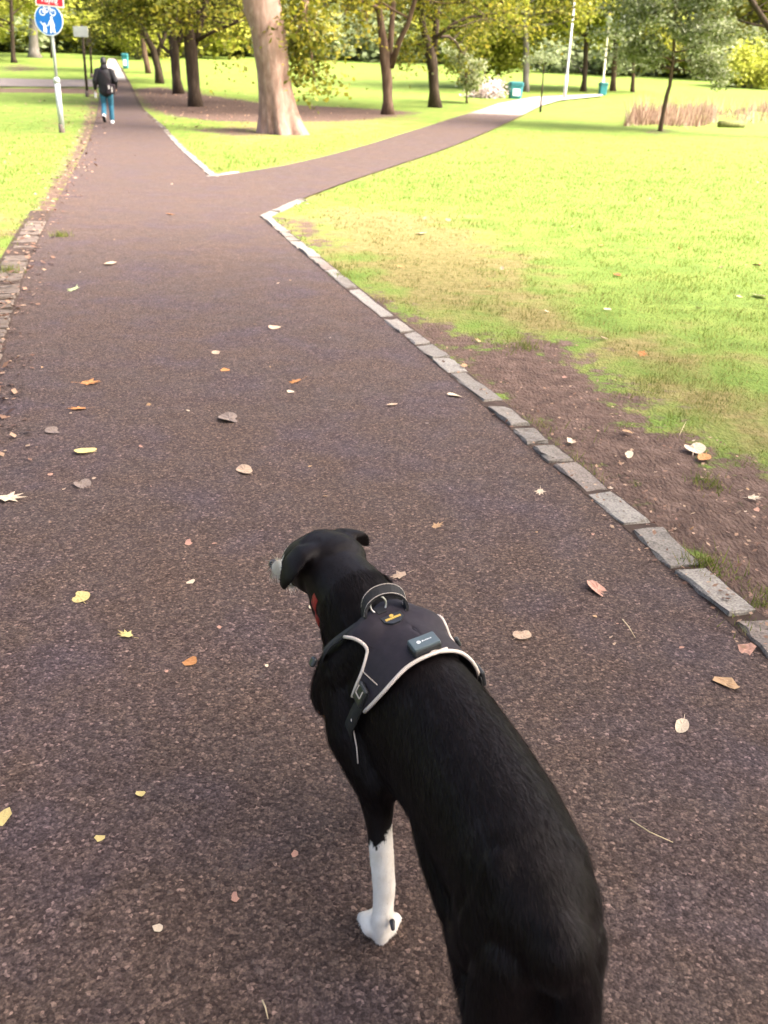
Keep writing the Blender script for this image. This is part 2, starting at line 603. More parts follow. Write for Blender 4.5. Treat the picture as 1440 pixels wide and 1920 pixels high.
def masks(x, y):
    so_ = np.zeros(np.shape(x)); dr = np.zeros(np.shape(x))
    for p, soft, st in SOIL_AND_SHADE:
        so_ = np.maximum(so_, st * np.clip(0.5 - sdf(p, x, y) / soft, 0, 1))
    for p, soft, st in DRY:
        dr = np.maximum(dr, st * np.clip(0.5 - sdf(p, x, y) / soft, 0, 1))
    xl = xat(main_L, y)
    near_left = np.clip(1 - (xl - x) / (0.38 + 0.012 * np.maximum(y, 0)), 0, 1) * (x < xl + 0.05) * (y < 45)
    so_ = np.maximum(so_, 0.85 * near_left)
    pd = d_paths(x, y)
    dr = np.maximum(dr, 0.55 * np.clip(1 - pd / 0.5, 0, 1))
    return so_, dr, pd


def gz(x, y):
    """ground surface incl. small unevenness"""
    return H0(x, y) + 0.018 * fbm(np.asarray(x) * 1.3, np.asarray(y) * 1.3, 0, 3) + 0.012


def spaced(lo, hi, a, b, step, grow):
    mid = list(np.arange(a, b, step))
    up, s = [], step
    q = b
    while q < hi:
        up.append(q); s *= grow; q += s
    up.append(hi)
    dn, s, q = [], step, a
    while q > lo:
        s *= grow; q -= s
        dn.append(max(q, lo))
    return np.array(dn[::-1] + mid + up)


xs = spaced(-320, 320, -9, 9, 0.15, 1.07)
ys = spaced(-60, 420, 1.2, 23, 0.15, 1.045)
X, Y = np.meshgrid(xs, ys)
so_, dr_, pd_ = masks(X, Y)
inside = np.clip(-pd_ / 0.1 + 0.3, 0, 1)
low = np.clip((0.30 - pd_) / 0.15, 0, 1) * (Y < 60)
Z = (gz(X, Y) * (1 - low) + (H0(X, Y) + 0.004) * low) * (1 - inside) + (H0(X, Y) - 0.03 - 0.02 * np.clip((Y - 20) / 20, 0, 3)) * inside
nx, ny = len(xs), len(ys)
idx = np.arange(nx * ny).reshape(ny, nx)
F_ = np.stack([idx[:-1, :-1], idx[:-1, 1:], idx[1:, 1:], idx[1:, :-1]], -1).reshape(-1, 4)
me = np_mesh('ground', np.stack([X, Y, Z], -1).reshape(-1, 3), F_, True)
for nm, arr in (('soil', so_), ('dry', dr_)):
    me.attributes.new(nm, 'FLOAT', 'POINT').data.foreach_set('value', arr.ravel().astype(np.float32))
tag(obj('ground', me, MT['ground']), kind='structure')


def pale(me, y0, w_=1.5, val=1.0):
    """far stretches blend to a paler tint that stands in for sunlight"""
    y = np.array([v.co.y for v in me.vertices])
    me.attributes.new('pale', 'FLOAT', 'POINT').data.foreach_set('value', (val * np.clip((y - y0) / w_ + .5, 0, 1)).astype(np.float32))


def strip(name, A, B, n, m=10):
    a, b = resample(A, n), resample(B, n)
    V = []
    for i in range(n):
        for j in range(m + 1):
            q = a[i] + (b[i] - a[i]) * j / m
            V.append((q[0], q[1], float(H0(q[0], q[1])) + 0.010 + 0.0009 * max(0, q[1] - 22)))
    fs = [(i * (m + 1) + j, i * (m + 1) + j + 1, (i + 1) * (m + 1) + j + 1, (i + 1) * (m + 1) + j) for i in range(n - 1) for j in range(m)]
    me = np_mesh(name, V, fs, True)
    o = obj(name, me, MT['asphalt'])
    # face up
    bm = bmesh.new(); bm.from_mesh(me); bmesh.ops.recalc_face_normals(bm, faces=bm.faces)
    if sum(f.normal.z for f in bm.faces) < 0:
        bmesh.ops.reverse_faces(bm, faces=bm.faces)
    bm.to_mesh(me); bm.free()
    return tag(o, kind='structure')


yy = np.unique(np.concatenate([np.arange(-4, 24, 0.7), np.arange(24, main_L[-1][1], 1.5), [p[1] for p in main_L[1:]], [p[1] for p in main_R[1:]]]))
yy = yy[(yy >= -4) & (yy <= min(main_L[-1][1], main_R[-1][1]))]


def strip_y(name, yv):
    V, fs, m = [], [], 10
    for y in yv:
        a, b = xat(main_L, y), xat(main_R, y)
        for j in range(m + 1):
            x = a + (b - a) * j / m
            V.append((x, y, float(H0(x, y)) + 0.010 + 0.0009 * max(0, y - 22)))
    fs = [(i * (m + 1) + j, i * (m + 1) + j + 1, (i + 1) * (m + 1) + j + 1, (i + 1) * (m + 1) + j) for i in range(len(yv) - 1) for j in range(m)]
    return tag(obj(name, np_mesh(name, V, fs, True), MT['asphalt']), kind='structure')


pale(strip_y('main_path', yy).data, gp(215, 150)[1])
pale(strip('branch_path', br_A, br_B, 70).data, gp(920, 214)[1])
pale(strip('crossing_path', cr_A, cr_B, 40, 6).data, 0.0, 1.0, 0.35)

# ------------------------------------------------------------------ kerb stones
def stone(name, p0, p1, width, side, parent, rs, top=0.020, gap=0.012, depth=0.14):
    """rough-hewn block: p0-p1 is the edge facing the path"""
    p0, p1 = np.array(p0, float), np.array(p1, float)
    d = p1 - p0; L = np.linalg.norm(d); d /= L
    nrm = np.array([-d[1], d[0]]) * side
    na, nb = (5, 3) if L > 0.16 else (3, 3)
    V, fs = [], []
    z0 = float(H0(*p0))
    tz = top + rs.uniform(-0.004, 0.007)
    tl, tw = rs.uniform(-0.012, 0.012), rs.uniform(-0.008, 0.008)
    off = rs.uniform(-0.008, 0.008)
    for lay, (ins, z) in enumerate(((0.0, -depth), (0.0, tz - 0.009), (0.006, tz))):
        for i in range(na):
            for j in range(nb):
                s = gap + ins + (L - 2 * gap - 2 * ins) * i / (na - 1)
                t = ins + (width - 2 * ins) * j / (nb - 1) + off
                s += rs.uniform(-0.007, 0.007); t += rs.uniform(-0.008, 0.008)
                q = p0 + d * s + nrm * t
                zz = z + (rs.uniform(-0.004, 0.004) + tl * (i / (na - 1) - .5) + tw * (j / (nb - 1) - .5) if lay else 0)
                V.append((q[0], q[1], z0 + zz))
    N = na * nb
    I = lambda l, i, j: l * N + i * nb + j
    ring = [(i, 0) for i in range(na)] + [(na - 1, j) for j in range(1, nb)] + [(i, nb - 1) for i in range(na - 2, -1, -1)] + [(0, j) for j in range(nb - 2, 0, -1)]
    for l in (0, 1):
        for (a, b), (c, e) in zip(ring, ring[1:] + ring[:1]):
            fs.append((I(l, a, b), I(l, c, e), I(l + 1, c, e), I(l + 1, a, b)))
    for i in range(na - 1):
        for j in range(nb - 1):
            fs.append((I(2, i, j), I(2, i + 1, j), I(2, i + 1, j + 1), I(2, i, j + 1)))
    if side < 0:
        fs = [f[::-1] for f in fs]
    me = bpy.data.meshes.new(name); me.from_pydata(V, [], fs); me.update()
    return obj(name, me, MT['sett' if name == 'sett' else 'granite'], parent)


def bedding(name, line, width, side):
    p = np.array(line)
    V, fs = [], []
    for i, q in enumerate(p):
        t = p[min(i + 1, len(p) - 1)] - p[max(i - 1, 0)]; t /= np.linalg.norm(t)
        nrm = np.array([-t[1], t[0]]) * side
        for a in (-0.004, width + 0.03):
            r_ = q + nrm * a
            V.append((r_[0], r_[1], float(H0(*r_)) + 0.012 + 0.0009 * max(0, r_[1] - 22)))
    for i in range(len(p) - 1):
        fs.append((2 * i, 2 * i + 1, 2 * i + 3, 2 * i + 2) if side < 0 else (2 * i, 2 * i + 2, 2 * i + 3, 2 * i + 1))
    return tag(obj(name, np_mesh(name, V, fs), MT['bed']), kind='structure')


rs = np.random.RandomState(3)
kb = bedding('kerb_right_of_path', resample(main_R[:9], 60), 0.1, -1)
near = [((1376, 1174), (1430, 1238)), ((1271, 1080), (1365, 1162)), ((1185, 1001), (1252, 1070)), ((1102, 934), (1170, 990)), ((1041, 879), (1099, 926)), ((996, 844), (1027, 872)), ((960, 810), (986, 838)), ((915, 769), (956, 804)),
        ((843, 707), (907, 757)), ((810, 680), (840, 703)), ((777, 653), (808, 677)), ((753, 630), (777, 650)), ((720, 603), (750, 627)), ((650, 547), (713, 597))]
for b_, a_ in near:
    a, b = gp(*a_)[:2], gp(*b_)[:2]
    stone('kerb_stone', a, b, rs.uniform(0.10, 0.125), -1, kb, rs, gap=-0.003)


def run_stones(line, lens, width, side, parent, name='kerb_stone', top=0.020, skip=0.0):
    p = np.array(line)
    s = np.concatenate([[0], np.cumsum(np.linalg.norm(np.diff(p, axis=0), axis=1))])
    at = lambda t: np.array([np.interp(t, s, p[:, 0]), np.interp(t, s, p[:, 1])])
    t = 0.0
    while t < s[-1] - 0.05:
        L = min(rs.uniform(*lens) if not callable(lens) else lens(at(t)), s[-1] - t)
        if rs.uniform() >= skip:
            stone(name, at(t), at(t + L), width * rs.uniform(0.92, 1.08), side, parent, rs, top)
        t += L


run_stones([gp(647, 544)[:2], main_R[8]], (0.28, 0.5), 0.11, -1, kb)
run_stones([main_R[1] * 1, main_R[1] + (main_R[0] - main_R[1]) * 0.55], (0.25, 0.4), 0.11, 1, kb)
run_stones(br_A[:2], (0.35, 0.5), 0.12, -1, kb, top=0.024)
kc = bedding('kerb_of_grass_triangle', resample(main_R[9:], 80), 0.1, -1)
run_stones(main_R[9:], lambda p: 0.4 if p[1] < 30 else 0.9, 0.13, -1, kc)
run_stones(br_B[:2], (0.35, 0.5), 0.12, 1, kc, top=0.024)
ke = bedding('sett_edging_left_of_path', resample([(xat(main_L, y), y) for y in np.arange(2.4, 11.6, 0.4)], 40), 0.22, 1)
run_stones([(xat(main_L, y) - 0.01, y) for y in np.arange(2.6, 7.2, 0.3)], (0.10, 0.16), 0.24, 1, ke, 'sett', 0.024, 0.04)
run_stones([(xat(main_L, y) - 0.01, y) for y in np.arange(7.2, 11.4, 0.3)], (0.12, 0.22), 0.2, 1, ke, 'sett', 0.020, 0.3)

# ------------------------------------------------------------------ grass blades
def blade_mat():
    M = Mat('grass_blades', 0.7, 0.2)
    rnd = M.n('ShaderNodeNewGeometry').outputs['Random Per Island']
    g = M.ramp(rnd, [(0, (0.075, 0.120, 0.014)), (0.45, (0.12, 0.17, 0.020)), (0.8, (0.18, 0.205, 0.034)), (1, (0.27, 0.24, 0.075))])
    d = M.ramp(rnd, [(0, (0.11, 0.105, 0.022)), (0.5, (0.19, 0.155, 0.055)), (1, (0.31, 0.25, 0.12))])
    c = M.mix(M.attr('dry'), g, d)
    M.col(c)
    tr = M.n('ShaderNodeBsdfTranslucent'); M.l(c, tr.inputs[0])
    mx = M.n('ShaderNodeMixShader'); mx.inputs[0].default_value = 0.3
    M.l(M.b.outputs[0], mx.inputs[1]); M.l(tr.outputs[0], mx.inputs[2]); M.l(mx.outputs[0], M.out.inputs[0])
    return M.m


MT['blade'] = blade_mat()


def blades(name, x, y, hgt, wid, dry, mat, z=None, lean=0.5):
    n = len(x)
    z = gz(x, y) - 0.004 if z is None else z
    a = rng.uniform(0, 2 * np.pi, n); la = rng.uniform(0, 2 * np.pi, n); ll = rng.uniform(0.1, lean, n) * hgt
    base = np.stack([x, y, z], -1)
    s = np.stack([np.cos(a), np.sin(a), 0 * a], -1) * (wid / 2)[:, None]
    tip = base + np.stack([np.cos(la) * ll, np.sin(la) * ll, hgt], -1)
    V = np.stack([base - s, base + s, tip], 1).reshape(-1, 3)
    me = np_mesh(name, V, np.arange(3 * n).reshape(-1, 3))
    me.attributes.new('dry', 'FLOAT', 'POINT').data.foreach_set('value', np.repeat(dry, 3).astype(np.float32))
    return obj(name, me, mat)


def lawn(n, y0, y1, hmin, hmax, wid, seed):
    g = np.random.default_rng(seed)
    # more blades close to the camera
    y = y0 * (y1 / y0) ** g.uniform(0, 1, n)
    x = g.uniform(-0.62, 0.62, n) * y + 0.07 * y
    s, d, p = masks(x, y)
    s = s + 0.75 * fbm(x * 3.0, y * 3.0, 0, 11)
    keep = (p > 0.11) & (s < 0.45 + 0.1 * g.uniform(-1, 1, n))
    clump = fbm(x * 6, y * 6, 0, 21)
    keep &= g.uniform(0, 1, n) < (0.55 + clump + (d < 0.25) * 0.3) * np.clip((36 - y) / 18, 0, 1)
    x, y, d, clump = x[keep], y[keep], d[keep], clump[keep]
    d = np.clip(d * 1.1 + 0.9 * fbm(x * 2.2, y * 2.2, 0, 31) - 0.1, 0, 1)
    sc = np.clip(y / 6, 0.8, 3.2)
    tall = np.clip(fbm(x * 1.6, y * 1.6, 0, 51) * 2.2 - 0.25, 0, 1)
    h = g.uniform(hmin, hmax, len(x)) * (0.7 + 0.8 * np.clip(clump + 0.4, 0, 1) + 1.0 * tall) * (1 - 0.35 * d)
    return x, y, h * (0.85 + 0.15 * sc), wid * sc * g.uniform(0.7, 1.3, len(x)), d


a = lawn(360000, 2.6, 36, 0.010, 0.036, 0.0042, 5)
o = blades('grass', *a, MT['blade'], lean=0.9)
tag(o, 'short yellow-green lawn grass beside the paths', 'grass', kind='stuff')

# ------------------------------------------------------------------ trees
class Tree:
    def __init__(s, seed, sides=(9, 6, 4, 3)):
        s.r = np.random.RandomState(seed)
        s.mb = MB()
        s.tips = []
        s.sides = sides

    def limb(s, p, d, L, r0, lvl, maxl, up=0.0, kids=(5, 5), spread=0.9, wob=0.22, start=0.25):
        rr = s.r
        n = 5
        p = np.array(p, float); d = np.array(d, float); d /= np.linalg.norm(d)
        pts, rad, dirs = [p.copy()], [r0], [d.copy()]
        for i in range(n):
            d = d + rr.normal(0, wob, 3) * (0.5 if i == 0 else 1) + np.array([0, 0, up])
            d /= np.linalg.norm(d)
            p = p + d * L / n
            pts.append(p.copy()); dirs.append(d.copy()); rad.append(r0 * (1 - 0.8 * (i + 1) / n))
        s.mb.tube(pts, rad, s.sides[min(lvl, len(s.sides) - 1)])
        if lvl >= maxl:
            for q in pts[1:]:
                s.tips.append(q)
            return
        k = kids[min(lvl - 1, len(kids) - 1)]
        for c in range(k):
            t = start + (1 - start) * (c + rr.uniform(0.2, 1.0)) / k
            f = min(t, 0.999) * n
            i = int(f)
            q = pts[i] + (pts[i + 1] - pts[i]) * (f - i)
            ax = rr.normal(0, 1, 3); ax -= dirs[i] * (ax @ dirs[i]); ax /= np.linalg.norm(ax) + 1e-6
            nd = dirs[i] + ax * spread * rr.uniform(0.6, 1.2)
            nd[2] *= 0.75
            s.limb(q, nd, L * rr.uniform(0.38, 0.6), rad[i] * 0.5, lvl + 1, maxl, up, kids, spread, wob, start)
        s.tips.append(pts[-1])

    def leaves(s, per, sigma, size, flat=0.6, droop=0.25):
        rr = s.r
        T = np.array(s.tips)
        m = len(T) * per
        # clumps of uneven weight: some tips bare, some full
        wgt = rr.uniform(0.05, 1, len(T)) ** 1.5
        pick = rr.choice(len(T), m, p=wgt / wgt.sum())
        c = T[pick] + rr.normal(0, 1, (m, 3)) * np.array([sigma, sigma, sigma * flat])
        a = rr.normal(0, 1, (m, 3)); a[:, 2] = a[:, 2] * 0.5 - droop
        a /= np.linalg.norm(a, axis=1)[:, None]
        b = rr.normal(0, 1, (m, 3)); b[:, 2] *= 0.5
        b -= a * (a * b).sum(1)[:, None]; b /= np.linalg.norm(b, axis=1)[:, None]
        nn = np.cross(a, b)
        sz = size * rr.uniform(0.6, 1.3, m)[:, None]
        base, tip = c - a * sz * 0.5, c + a * sz * 0.5
        k1 = c + b * sz * 0.36 + nn * sz * 0.1
        k2 = c - b * sz * 0.36 + nn * sz * 0.1
        V = np.stack([base, k1, tip, k2], 1).reshape(-1, 3)
        return V, np.arange(4 * m).reshape(-1, 4)


def finish(t, name, base, bmat, lmat, label, per, sigma, size, group=None, flat=0.6, cat='tree', tname='trunk'):
    root = empty(name, tuple(base))
    tag(root, label, cat, group)
    me = t.mb.mesh('trunk', True)
    obj(tname, me, MT[bmat], root)
    V, F = t.leaves(int(per * 1.7), sigma, size, flat)
    obj('crown', np_mesh('crown', V, F), MT[lmat], root)
    return root


def px_tree(name, label, base_px, stems, bmat, lmat, seed, limbs=12, limb_len=(2.2, 3.8), zlo=2.2, ztop=9.0, per=9, sigma=0.33, size=0.15, group=None, up=0.02, kids=(6, 5), flat=0.6, wpx=1.0, cat='tree', elev=(0.0, 0.7)):
    """tree whose stems follow the photograph at the tree's own distance"""
    b = gp(*base_px)
    t = Tree(seed)
    k = 1.0 / pxm(b)
    allp = []
    for si, st in enumerate(stems):
        P = [py_(u, v, b[1]) - b for u, v, w_ in st]
        rad = [w_ * k / 2 * wpx for _, _, w_ in st]
        # push side stems a little out of the plane
        ph = t.r.uniform(0.25, 0.6) * (1 if si % 2 else -1) if si else 0
        P = [np.array([q[0], q[1] + ph * (q[2] - P[0][2]) * 0.6, q[2]]) for q in P]
        if si == 0:
            P[0][2] = -0.15
            rad[0] *= 1.1
        # carry the stem on up to the crown's top
        d = P[-1] - P[-2]
        while P[-1][2] < ztop * t.r.uniform(0.75, 1.0) and st[-1][1] < 5:
            d = d / np.linalg.norm(d) + t.r.normal(0, 0.16, 3) + np.array([0, 0, 0.12])
            d /= np.linalg.norm(d)
            P.append(P[-1] + d * 1.1); rad.append(rad[-1] * 0.78)
        t.mb.tube(P, rad, 12 if si == 0 else 9)
        for i in range(len(P) - 1):
            for f in (0.2, 0.6, 0.9):
                q = P[i] + (P[i + 1] - P[i]) * f
                if q[2] > zlo:
                    allp.append((q, rad[i]))
        allp.append((P[-1], rad[-1])); allp.append((P[-1], rad[-1]))
    for i in range(limbs):
        q, r_ = allp[int((i + t.r.uniform(0, 1)) / limbs * len(allp)) % len(allp)]
        a = t.r.uniform(0, 2 * np.pi)
        e = t.r.uniform(*elev)
        t.limb(q, (math.cos(a), math.sin(a), e), t.r.uniform(*limb_len), max(0.025, r_ * 0.5), 1, 2, up, kids)
    return finish(t, name, b, bmat, lmat, label, per, sigma, size, group, flat, cat)


def plane_tree():
    b = gp(527, 251)
    rs = np.random.RandomState(12)
    t = Tree(12)
    k = 1 / pxm(b)
    prof = [(252, 485, 570), (240, 485, 566), (225, 485, 561), (205, 485, 556), (175, 484, 550), (140, 481, 544), (100, 475, 540), (60, 469, 535), (20, 462, 528), (0, 459, 524), (-40, 452, 518), (-110, 440, 512), (-190, 430, 500)]
    V, n = [], 56
    zs = []
    for (v, a_, c_) in prof:
        q = py_((a_ + c_) / 2, v, b[1]) - b
        zs.append((q[0], max(q[2], -0.1) if v > 245 else q[2], (c_ - a_) / 2 * k))
    zz = np.linspace(-0.12, zs[-1][1], 46)
    za = np.array([q[1] for q in zs]); xa = np.array([q[0] for q in zs]); ra = np.array([q[2] for q in zs])
    ph = rs.uniform(0, 6.28, 4)
    for z in zz:
        x0 = np.interp(z, za, xa); r0 = np.interp(z, za, ra) * 0.94
        for j in range(n):
            an = 2 * math.pi * j / n
            fl = math.exp(-max(z, 0) / 0.5)
            ridge = (0.5 * math.cos(5 * an + ph[0]) + 0.35 * math.cos(8 * an + ph[1]) + 0.25 * math.cos(13 * an + ph[2]))
            rad = r0 * (1 + 0.04 * math.cos(3 * an + z + ph[3]) + ridge * (0.02 + 0.26 * fl)) + 0.20 * fl * max(0, math.cos(an - 0.15)) ** 2
            rad += 0.035 * float(fbm(math.cos(an) * 2.5, math.sin(an) * 2.5, z * 1.3, 5))
            # branch scar, a hollow on the left near the top
            dx = ((an - math.pi * 1.06 + math.pi) % (2 * math.pi)) - math.pi
            zk = zs[8][1] + 0.16
            kk = math.exp(-((dx / 0.28) ** 2 + ((z - zk) / 0.17) ** 2))
            rad += 0.16 * math.exp(-((dx / 0.55) ** 2 + ((z - zk) / 0.35) ** 2)) - 0.42 * kk * (kk > 0.3)
            V.append((x0 + rad * math.cos(an), rad * math.sin(an) * 0.95, z))
    fs = [(i * n + j, i * n + (j + 1) % n, (i + 1) * n + (j + 1) % n, (i + 1) * n + j) for i in range(len(zz) - 1) for j in range(n)]
    t.mb.add(V, fs)
    top = np.array([zs[-1][0], 0, zs[-1][1]])
    for i in range(7):
        a = i * 0.9 + rs.uniform(0, .4)
        t.limb(top - np.array([0, 0, rs.uniform(0, 1.2)]), (math.cos(a), math.sin(a), rs.uniform(0.3, 1.2)), rs.uniform(4, 6), 0.2, 1, 2, 0.02, (7, 6))
    # boughs that hang down into the picture right of the trunk
    for (u, v), dd in (((585, -70), (0.1, 0.1, -0.9)), ((565, -50), (0.05, -0.2, -0.95)), ((555, -90), (0.15, 0.3, -0.9))):
        q = py_(u, v, b[1]) - b
        t.limb(top, q - top + np.array([0, 0, 0.6]), np.linalg.norm(q - top) * 1.05, 0.09, 3, 3)
        t.limb(q, dd, 2.3, 0.035, 1, 2, -0.03, (8, 5), 0.8)
    root = finish(t, 'broad_tree', b, 'bark_plane', 'leaf_olive', 'big pale smooth-barked tree trunk with flared roots on the grass point between the paths', 9, 0.33, 0.16)
    return root


plane_tree()
ROW = 'dark trees in a row along the main path'
px_tree('park_tree', 'dark leaning tree, farthest of the three beside the main path', (300, 157),
        [[(300, 158, 18), (297, 130, 14), (288, 95, 13), (270, 60, 12), (252, 25, 11), (240, -20, 10), (228, -80, 9)], [(292, 108, 9), (305, 70, 8), (312, 30, 7), (318, -30, 6)]],
        'bark_dark', 'leaf_dark', 21, limbs=26, limb_len=(3.0, 5.0), zlo=2.7, elev=(-0.10, 0.55), size=0.19, sigma=0.45, group=ROW, per=10)
px_tree('park_tree', 'dark tree with low side bough, middle one of the three beside the main path', (336, 176),
        [[(336, 178, 24), (331, 150, 17), (328, 110, 17), (326, 85, 18), (318, 50, 14), (305, 10, 12), (296, -50, 10)], [(328, 95, 12), (340, 60, 11), (348, 10, 9), (352, -50, 8)], [(326, 102, 8), (314, 96, 7), (304, 86, 6), (299, 62, 5)]],
        'bark_dark', 'leaf_dark', 22, limbs=26, limb_len=(3.0, 4.8), zlo=2.7, elev=(-0.10, 0.55), size=0.18, sigma=0.42, group=ROW, per=10)
px_tree('park_tree', 'dark forked tree nearest the big pale trunk in the row beside the main path', (367, 200),
        [[(367, 202, 30), (364, 170, 23), (360, 120, 24), (357, 80, 24), (350, 40, 18), (345, 0, 15), (340, -60, 12)], [(362, 88, 15), (372, 50, 13), (380, 10, 11), (386, -60, 9)], [(366, 78, 8), (400, 60, 6), (440, 45, 5), (470, 20, 4)]],
        'bark_dark', 'leaf_olive', 23, limbs=30, limb_len=(2.8, 4.6), zlo=2.7, elev=(-0.10, 0.55), size=0.17, sigma=0.4, group=ROW, per=11)
MID = 'forked trees on the grass left of the branch path'
px_tree('park_tree', 'brown tree splitting into three upright stems left of the branch path', (727, 215),
        [[(727, 216, 28), (727, 190, 18), (726, 150, 19), (722, 110, 20), (716, 60, 14), (710, 10, 11), (705, -60, 9)], [(728, 122, 12), (733, 70, 11), (737, 10, 9), (738, -60, 7)], [(733, 127, 12), (748, 80, 10), (765, 45, 9), (778, 0, 8), (790, -60, 6)]],
        'bark_mid', 'leaf_yellow', 24, limbs=24, limb_len=(2.4, 4.2), zlo=3.0, elev=(-0.05, 0.6), size=0.16, sigma=0.36, group=MID, per=8)
px_tree('park_tree', 'dark brown tree with spreading boughs, right one of the two left of the branch path', (816, 202),
        [[(816, 204, 28), (814, 170, 18), (812, 130, 20), (806, 95, 21), (795, 60, 12), (788, 10, 10), (783, -60, 8)], [(813, 98, 14), (818, 50, 12), (820, 0, 10), (825, -60, 8)], [(802, 94, 7), (785, 82, 5), (770, 84, 4), (757, 88, 3)], [(818, 70, 7), (850, 45, 6), (885, 30, 5), (915, 32, 4)]],
        'bark_dark', 'leaf_olive', 25, limbs=28, limb_len=(3.0, 5.0), zlo=2.7, elev=(-0.10, 0.55), size=0.17, sigma=0.4, group=MID, per=9)
px_tree('small_tree', 'small slender tree with silvery green crown in front of the tall dry grass', (1237, 246),
        [[(1237, 247, 9), (1243, 215, 8), (1250, 180, 8), (1256, 160, 7), (1262, 110, 6), (1266, 50, 5), (1268, -10, 4)]],
        'bark_mid', 'leaf_silver', 26, limbs=34, limb_len=(1.1, 2.3), zlo=1.75, ztop=5.6, size=0.12, sigma=0.2, per=16, kids=(6, 4), up=0.05, flat=0.5, elev=(0.0, 0.6))
px_tree('park_tree', 'tree mostly out of frame whose bare boughs enter at the top right corner', (1520, 262),
        [[(1520, 262, 26), (1500, 160, 20), (1468, 90, 16), (1438, 46, 11), (1405, -5, 8), (1390, -60, 7)], [(1455, 70, 9), (1425, 18, 7), (1412, -40, 6)], [(1440, 50, 6), (1412, 46, 4), (1384, 38, 3)]],
        'bark_dark', 'leaf_yellow', 27, limbs=14, limb_len=(2, 3.6), zlo=4.6, size=0.15, per=8)
px_tree('park_tree', 'distant grey trunk behind the left teal bin on the branch path', (985, 172),
        [[(985, 173, 15), (986, 150, 12), (987, 110, 11), (985, 50, 9), (984, -20, 7)]], 'bark_grey', 'leaf_lime', 28, limbs=22, limb_len=(3, 5), zlo=2.6, ztop=9, size=0.3, sigma=0.55, per=8)
px_tree('park_tree', 'distant dark-trunked tree just right of the white lamp post', (1093, 172),
        [[(1093, 173, 13), (1096, 150, 9), (1098, 110, 9), (1100, 40, 8), (1101, -20, 6)]], 'bark_dark', 'leaf_far', 29, limbs=22, limb_len=(3, 5), zlo=2.4, ztop=9, size=0.3, sigma=0.55, per=8)
px_tree('park_tree', 'distant brown tree right of the second lamp post and its bin', (1149, 171),
        [[(1149, 172, 13), (1150, 150, 10), (1153, 110, 9), (1156, 40, 8), (1158, -20, 6)]], 'bark_mid', 'leaf_far', 30, limbs=20, limb_len=(3, 4.6), zlo=2.4, ztop=9, size=0.3, sigma=0.55, per=8)
px_tree('park_tree', 'distant slim tree left of the silvery tree crown', (1186, 173),
        [[(1186, 174, 9), (1187, 150, 7), (1188, 100, 6), (1190, 20, 5)]], 'bark_mid', 'leaf_lime', 31, limbs=16, limb_len=(2.5, 4), zlo=2.4, ztop=8, size=0.3, sigma=0.5, per=8)
px_tree('park_tree', 'reddish leaning trunk seen beyond the row of dark trees', (278, 138),
        [[(279, 139, 11), (275, 118, 11), (271, 100, 10), (266, 60, 8), (262, 0, 6)]], 'bark_mid', 'leaf_lime', 32, limbs=18, limb_len=(2.5, 4), zlo=4.0, ztop=9, size=0.28, sigma=0.5, per=8)
px_tree('park_tree', 'stumpy dark tree with low-hanging leaves at the left edge of the photo', (27, 118),
        [[(27, 119, 14), (25, 108, 9), (24, 90, 8), (22, 40, 7), (20, -20, 6)]], 'bark_dark', 'leaf_lime', 33, limbs=26, limb_len=(3, 5), zlo=1.7, ztop=10, size=0.3, sigma=0.5, per=8)
px_tree('park_tree', 'broad pale distant trunk just left of the blue sign pole', (66, 108),
        [[(66, 110, 30), (64, 98, 20), (63, 80, 17), (62, 40, 14), (60, -20, 11)]], 'bark_grey', 'leaf_pale', 34, limbs=22, limb_len=(4, 6), zlo=4.5, ztop=12, size=0.34, sigma=0.6, per=8)
px_tree('park_tree', 'thin dark distant tree directly behind the blue sign pole', (98, 109),
        [[(98, 110, 7), (97, 90, 6), (96, 40, 5), (95, -20, 4)]], 'bark_dark', 'leaf_yellow', 35, limbs=20, limb_len=(3.5, 5.5), zlo=3.5, ztop=11, size=0.32, sigma=0.6, per=8)
px_tree('sapling', 'thin dark sapling on the right verge of the branch path', (1013, 211),
        [[(1013, 212, 4), (1015, 185, 3), (1018, 150, 2.5), (1020, 120, 2)]], 'bark_dark', 'leaf_pale', 36, limbs=5, limb_len=(0.35, 0.6), zlo=1.9, ztop=2.8, size=0.10, sigma=0.12, per=4, kids=(4, 3))
px_tree('sapling', 'thin silvery sapling with brown base left of the pale shrub', (876, 194),
        [[(876, 195, 6), (875, 180, 3), (874, 160, 3), (873, 135, 2)]], 'bark_mid', 'leaf_silver', 37, limbs=8, limb_len=(0.6, 1.3), zlo=0.7, ztop=2.6, size=0.16, sigma=0.22, per=7, kids=(4, 3))
px_tree('park_tree', 'pale green bushy young tree behind the pale pink shrub', (909, 166),
        [[(909, 167, 5), (909, 150, 5), (910, 120, 4), (911, 90, 3)]], 'bark_grey', 'leaf_lime', 38, limbs=26, limb_len=(1.3, 2.6), zlo=1.0, ztop=5.5, size=0.26, sigma=0.4, per=9)

# shrubs
def shrub(name, label, u, v, rx, hz, lmat, seed, n=2600, size=0.2, group=None):
    b = gp(u, v)
    rr = np.random.RandomState(seed)
    t = Tree(seed)
    for i in range(22):
        a = rr.uniform(0, 6.28); q = rr.uniform(0.2, 1.0)
        t.limb((0.15 * math.cos(a), 0.15 * math.sin(a), 0), (math.cos(a) * q * rx / hz, math.sin(a) * q * rx / hz, rr.uniform(0.35, 1)), hz * rr.uniform(0.7, 1.15), 0.025, 1, 2, 0.02, (5, 4), 0.8)
    per = max(1, int(n / len(t.tips)))
    return finish(t, name, b, 'bark_grey', lmat, label, per, size * 1.3, size, group, 0.8, 'shrub', 'stems')


